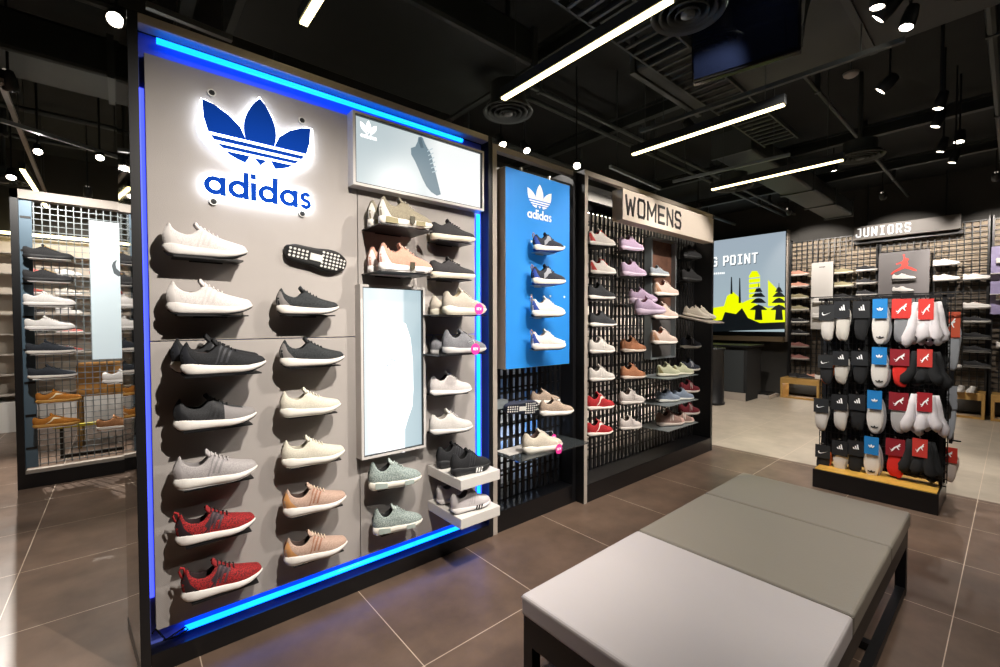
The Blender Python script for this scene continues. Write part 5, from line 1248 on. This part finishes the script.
# ------------------------------------------------------------------ wire rack at the left
def rack():
    Yr = 5.85; x0, x1 = -.74, 1.2
    t = empty('wire_rack', (0, Yr, 0), 'see-through wire grid rack with dark frame at the far left, holding shoes', 'display rack')
    MB().box(x0, x0+.05, -.05, .05, 0, 2.70).build('end_post', M['black'], t)
    MB().box(x0+.05, x0+.13, -.02, .0, .18, 2.62).build('slotted_upright', mat('upright_blue', '5f7484', .4, metal=.3), t)
    mb = MB()
    for k in range(8): mb.box(x0+.055, x0+.125, -.024, -.02, .35+.3*k, .37+.3*k)
    mb.build('upright_clips', M['black'], t)
    MB().box(x0+.05, x1, -.05, .05, 0, .13).build('base', M['black'], t)
    MB().box(x0+.05, x1, -.035, .035, .13, .16).build('base_top', M['beige'], t)
    MB().box(x0, x1, -.05, .05, 2.62, 2.70).build('top_rail', M['beige'], t)
    mb = MB(); n = 34
    for k in range(n+1): x = x0+.14+(x1-x0-.14)*k/n; mb.box(x-.0035, x+.0035, -.004, .003, .18, 2.62)
    for k in range(44): z = .2+.055*k; mb.box(x0+.13, x1, -.010, -.004, z-.003, z+.003)
    mb.build('wire_grid', M['wire'], t)
rack()
t = empty('poster', (0.02, 5.80, 1.15), 'tall pale poster with a grey swoosh on the wire rack', 'poster')
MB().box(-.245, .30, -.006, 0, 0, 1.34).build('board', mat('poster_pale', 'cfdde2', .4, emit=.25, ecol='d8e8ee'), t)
MB().prism(SWOOSH, (-.09, -.008, .80), (.28, 0, 0), (0, 0, .36), (0, .002, 0)).build('swoosh', mat('swoosh_grey', '5d666c', .5), t)
GR = 'shoes on the wire rack'
kg = dict(up='262628', up2='323234', sole='232325', out='18181a', lin='151516', lace='b9934c'); wv = dict(up='e2dedb', up2='d6d2cf', sole='e6e2df', lin='b0acaa', lace='e6e2df')
nv = dict(up='20242c', up2='2b3038', sole='dcd6cf', lin='15171b', lace='30353d'); yo = dict(up='b8741f', up2='a2641a', sole='c9964a', out='a86a24', lin='2a2320', lace='c98a3a', str='ecdcb8')
RK = [(kg, 23, 73.6, 256, 'black low sneaker with gold lace, topmost on the wire rack', None), (kg, 23, 73.6, 279.5, 'black low sneaker with gold lace, second on the wire rack', None),
      (wv, 23.5, 77, 304.5, 'white low sneaker, upper of two on the wire rack', None), (wv, 25, 75, 329, 'white low sneaker, lower of two on the wire rack', None),
      (nv, 26, 75.5, 353.5, 'navy low sneaker with pale sole, upper of two on the wire rack', None), (nv, 28, 77, 378.5, 'navy low sneaker with pale sole, lower of two on the wire rack', None),
      (yo, 36, 81.5, 403, 'mustard sneaker with cream swoosh, upper of two on the wire rack', 'swoosh'), (yo, 33, 80, 428, 'mustard sneaker with cream swoosh, lower of two on the wire rack', 'swoosh'),
      (wv, 103, 150, 383, 'white sneaker toe under the pale poster, half hidden by the wall corner', None), (dict(yo, up='a9764c', up2='8a5c38', sole='ddd6cc', lin='201c1a'), 97, 142, 430, 'brown and white sneaker low right on the wire rack', None)]
for cc, xh, xt, yb, lb, st_ in RK:
    o, x, z, L = wall_shoe('court', cc, xh, xt, yb, 5.76, -2, lb, GR, stripes=st_)
    shelf(x+.03, x+L-.02, 5.70, 5.84, z, 'peg shelf under '+lb, M['wframe'], .005)
for x, y, z, lb in ((.25, 5.76, 2.05, 'upper'), (.25, 5.76, 1.72, 'middle'), (.25, 5.76, 1.40, 'lower')): pass
# things seen through the rack
t = empty('wooden_box_bench', (-.15, 7.5, 0), 'tan wooden box bench seen through the wire rack', 'bench')
MB().box(-.28, .6, -.25, .25, .62, 1.0).build('box_body', mat('tan_box', 'b07a35', .5, noise=.15), t, bevel=.01); [MB().box(x, x+.04, y, y+.04, 0, .62).build('leg', M['wood'], t) for x in (-.28, .56) for y in (-.25, .21)]
t = empty('yellow_bar', (-.2, 6.9, .33), 'thin yellow bar low behind the wire rack', 'bar'); MB().box(-.35, .5, -.03, .03, -.33, -.30).box(-.35, -.32, -.02, .02, -.33, 0).box(.4, .43, -.02, .02, -.33, 0).build('stand', M['black'], t); MB().box(-.4, .6, -.02, .02, 0, .03).build('bar', mat('bar_yellow', 'd8c832', .5), t)
t = empty('wall_shelving', (0, 9.1, 0), 'pale shelving on the far wall seen through the wire rack', 'shelving')
for k in range(8): MB().box(-1.35, 1.6, -.14, .1, .5+.28*k, .515+.28*k).build('shelf_board', M['beige'], t)
MB().box(-1.37, -1.35, -.14, .15, 0, 2.7).box(1.6, 1.62, -.14, .15, 0, 2.7).build('side_board', M['beige'], t)
MB().box(-1.35, 1.6, .12, .14, .42, 2.72).build('back_board', mat('cream_board', 'b9aea0', .8, noise=.06), t)
MB().box(-1.35, 1.6, -.12, .12, 0, .42).build('cabinet_base', M['white'], t)
MB().box(-1.35, 1.6, -.13, -.11, 2.72, 2.76).build('lamp_strip', M['lamp'], t)
GF = 'shoes on the far pale shelving'
pal = [wt, dict(wt, up='b8483c'), kd, dict(wt, up='c9c2ba'), dict(wt, up='d87a74'), kk, wt]
for r in range(2, 7):
    for k in range(5):
        x = -1.1+.37*k
        place_shoe('court', pal[(r*3+k*2) % 7], (x, 9.02, .516+.28*r), 0, .95, 'small sneaker on the far shelving seen through the wire rack', GF, far=True)
t = empty('side_table', (-1.75, 5.2, 0), 'orange-brown wooden block at the far left edge', 'display block'); MB().box(-.25, .25, -.3, .3, 0, .5).build('block', mat('brown_block', '8a5a2c', .6), t, bevel=.01)
MB().box(-.27, .27, -.32, .32, .5, .53).build('top', M['wood'], t)

for o in bpy.data.objects:
    if o.parent is None and 'label' in o:
        n = len(o['label'].split())
        if n > 16 or n < 4: print('LABELLEN', n, o['label'])
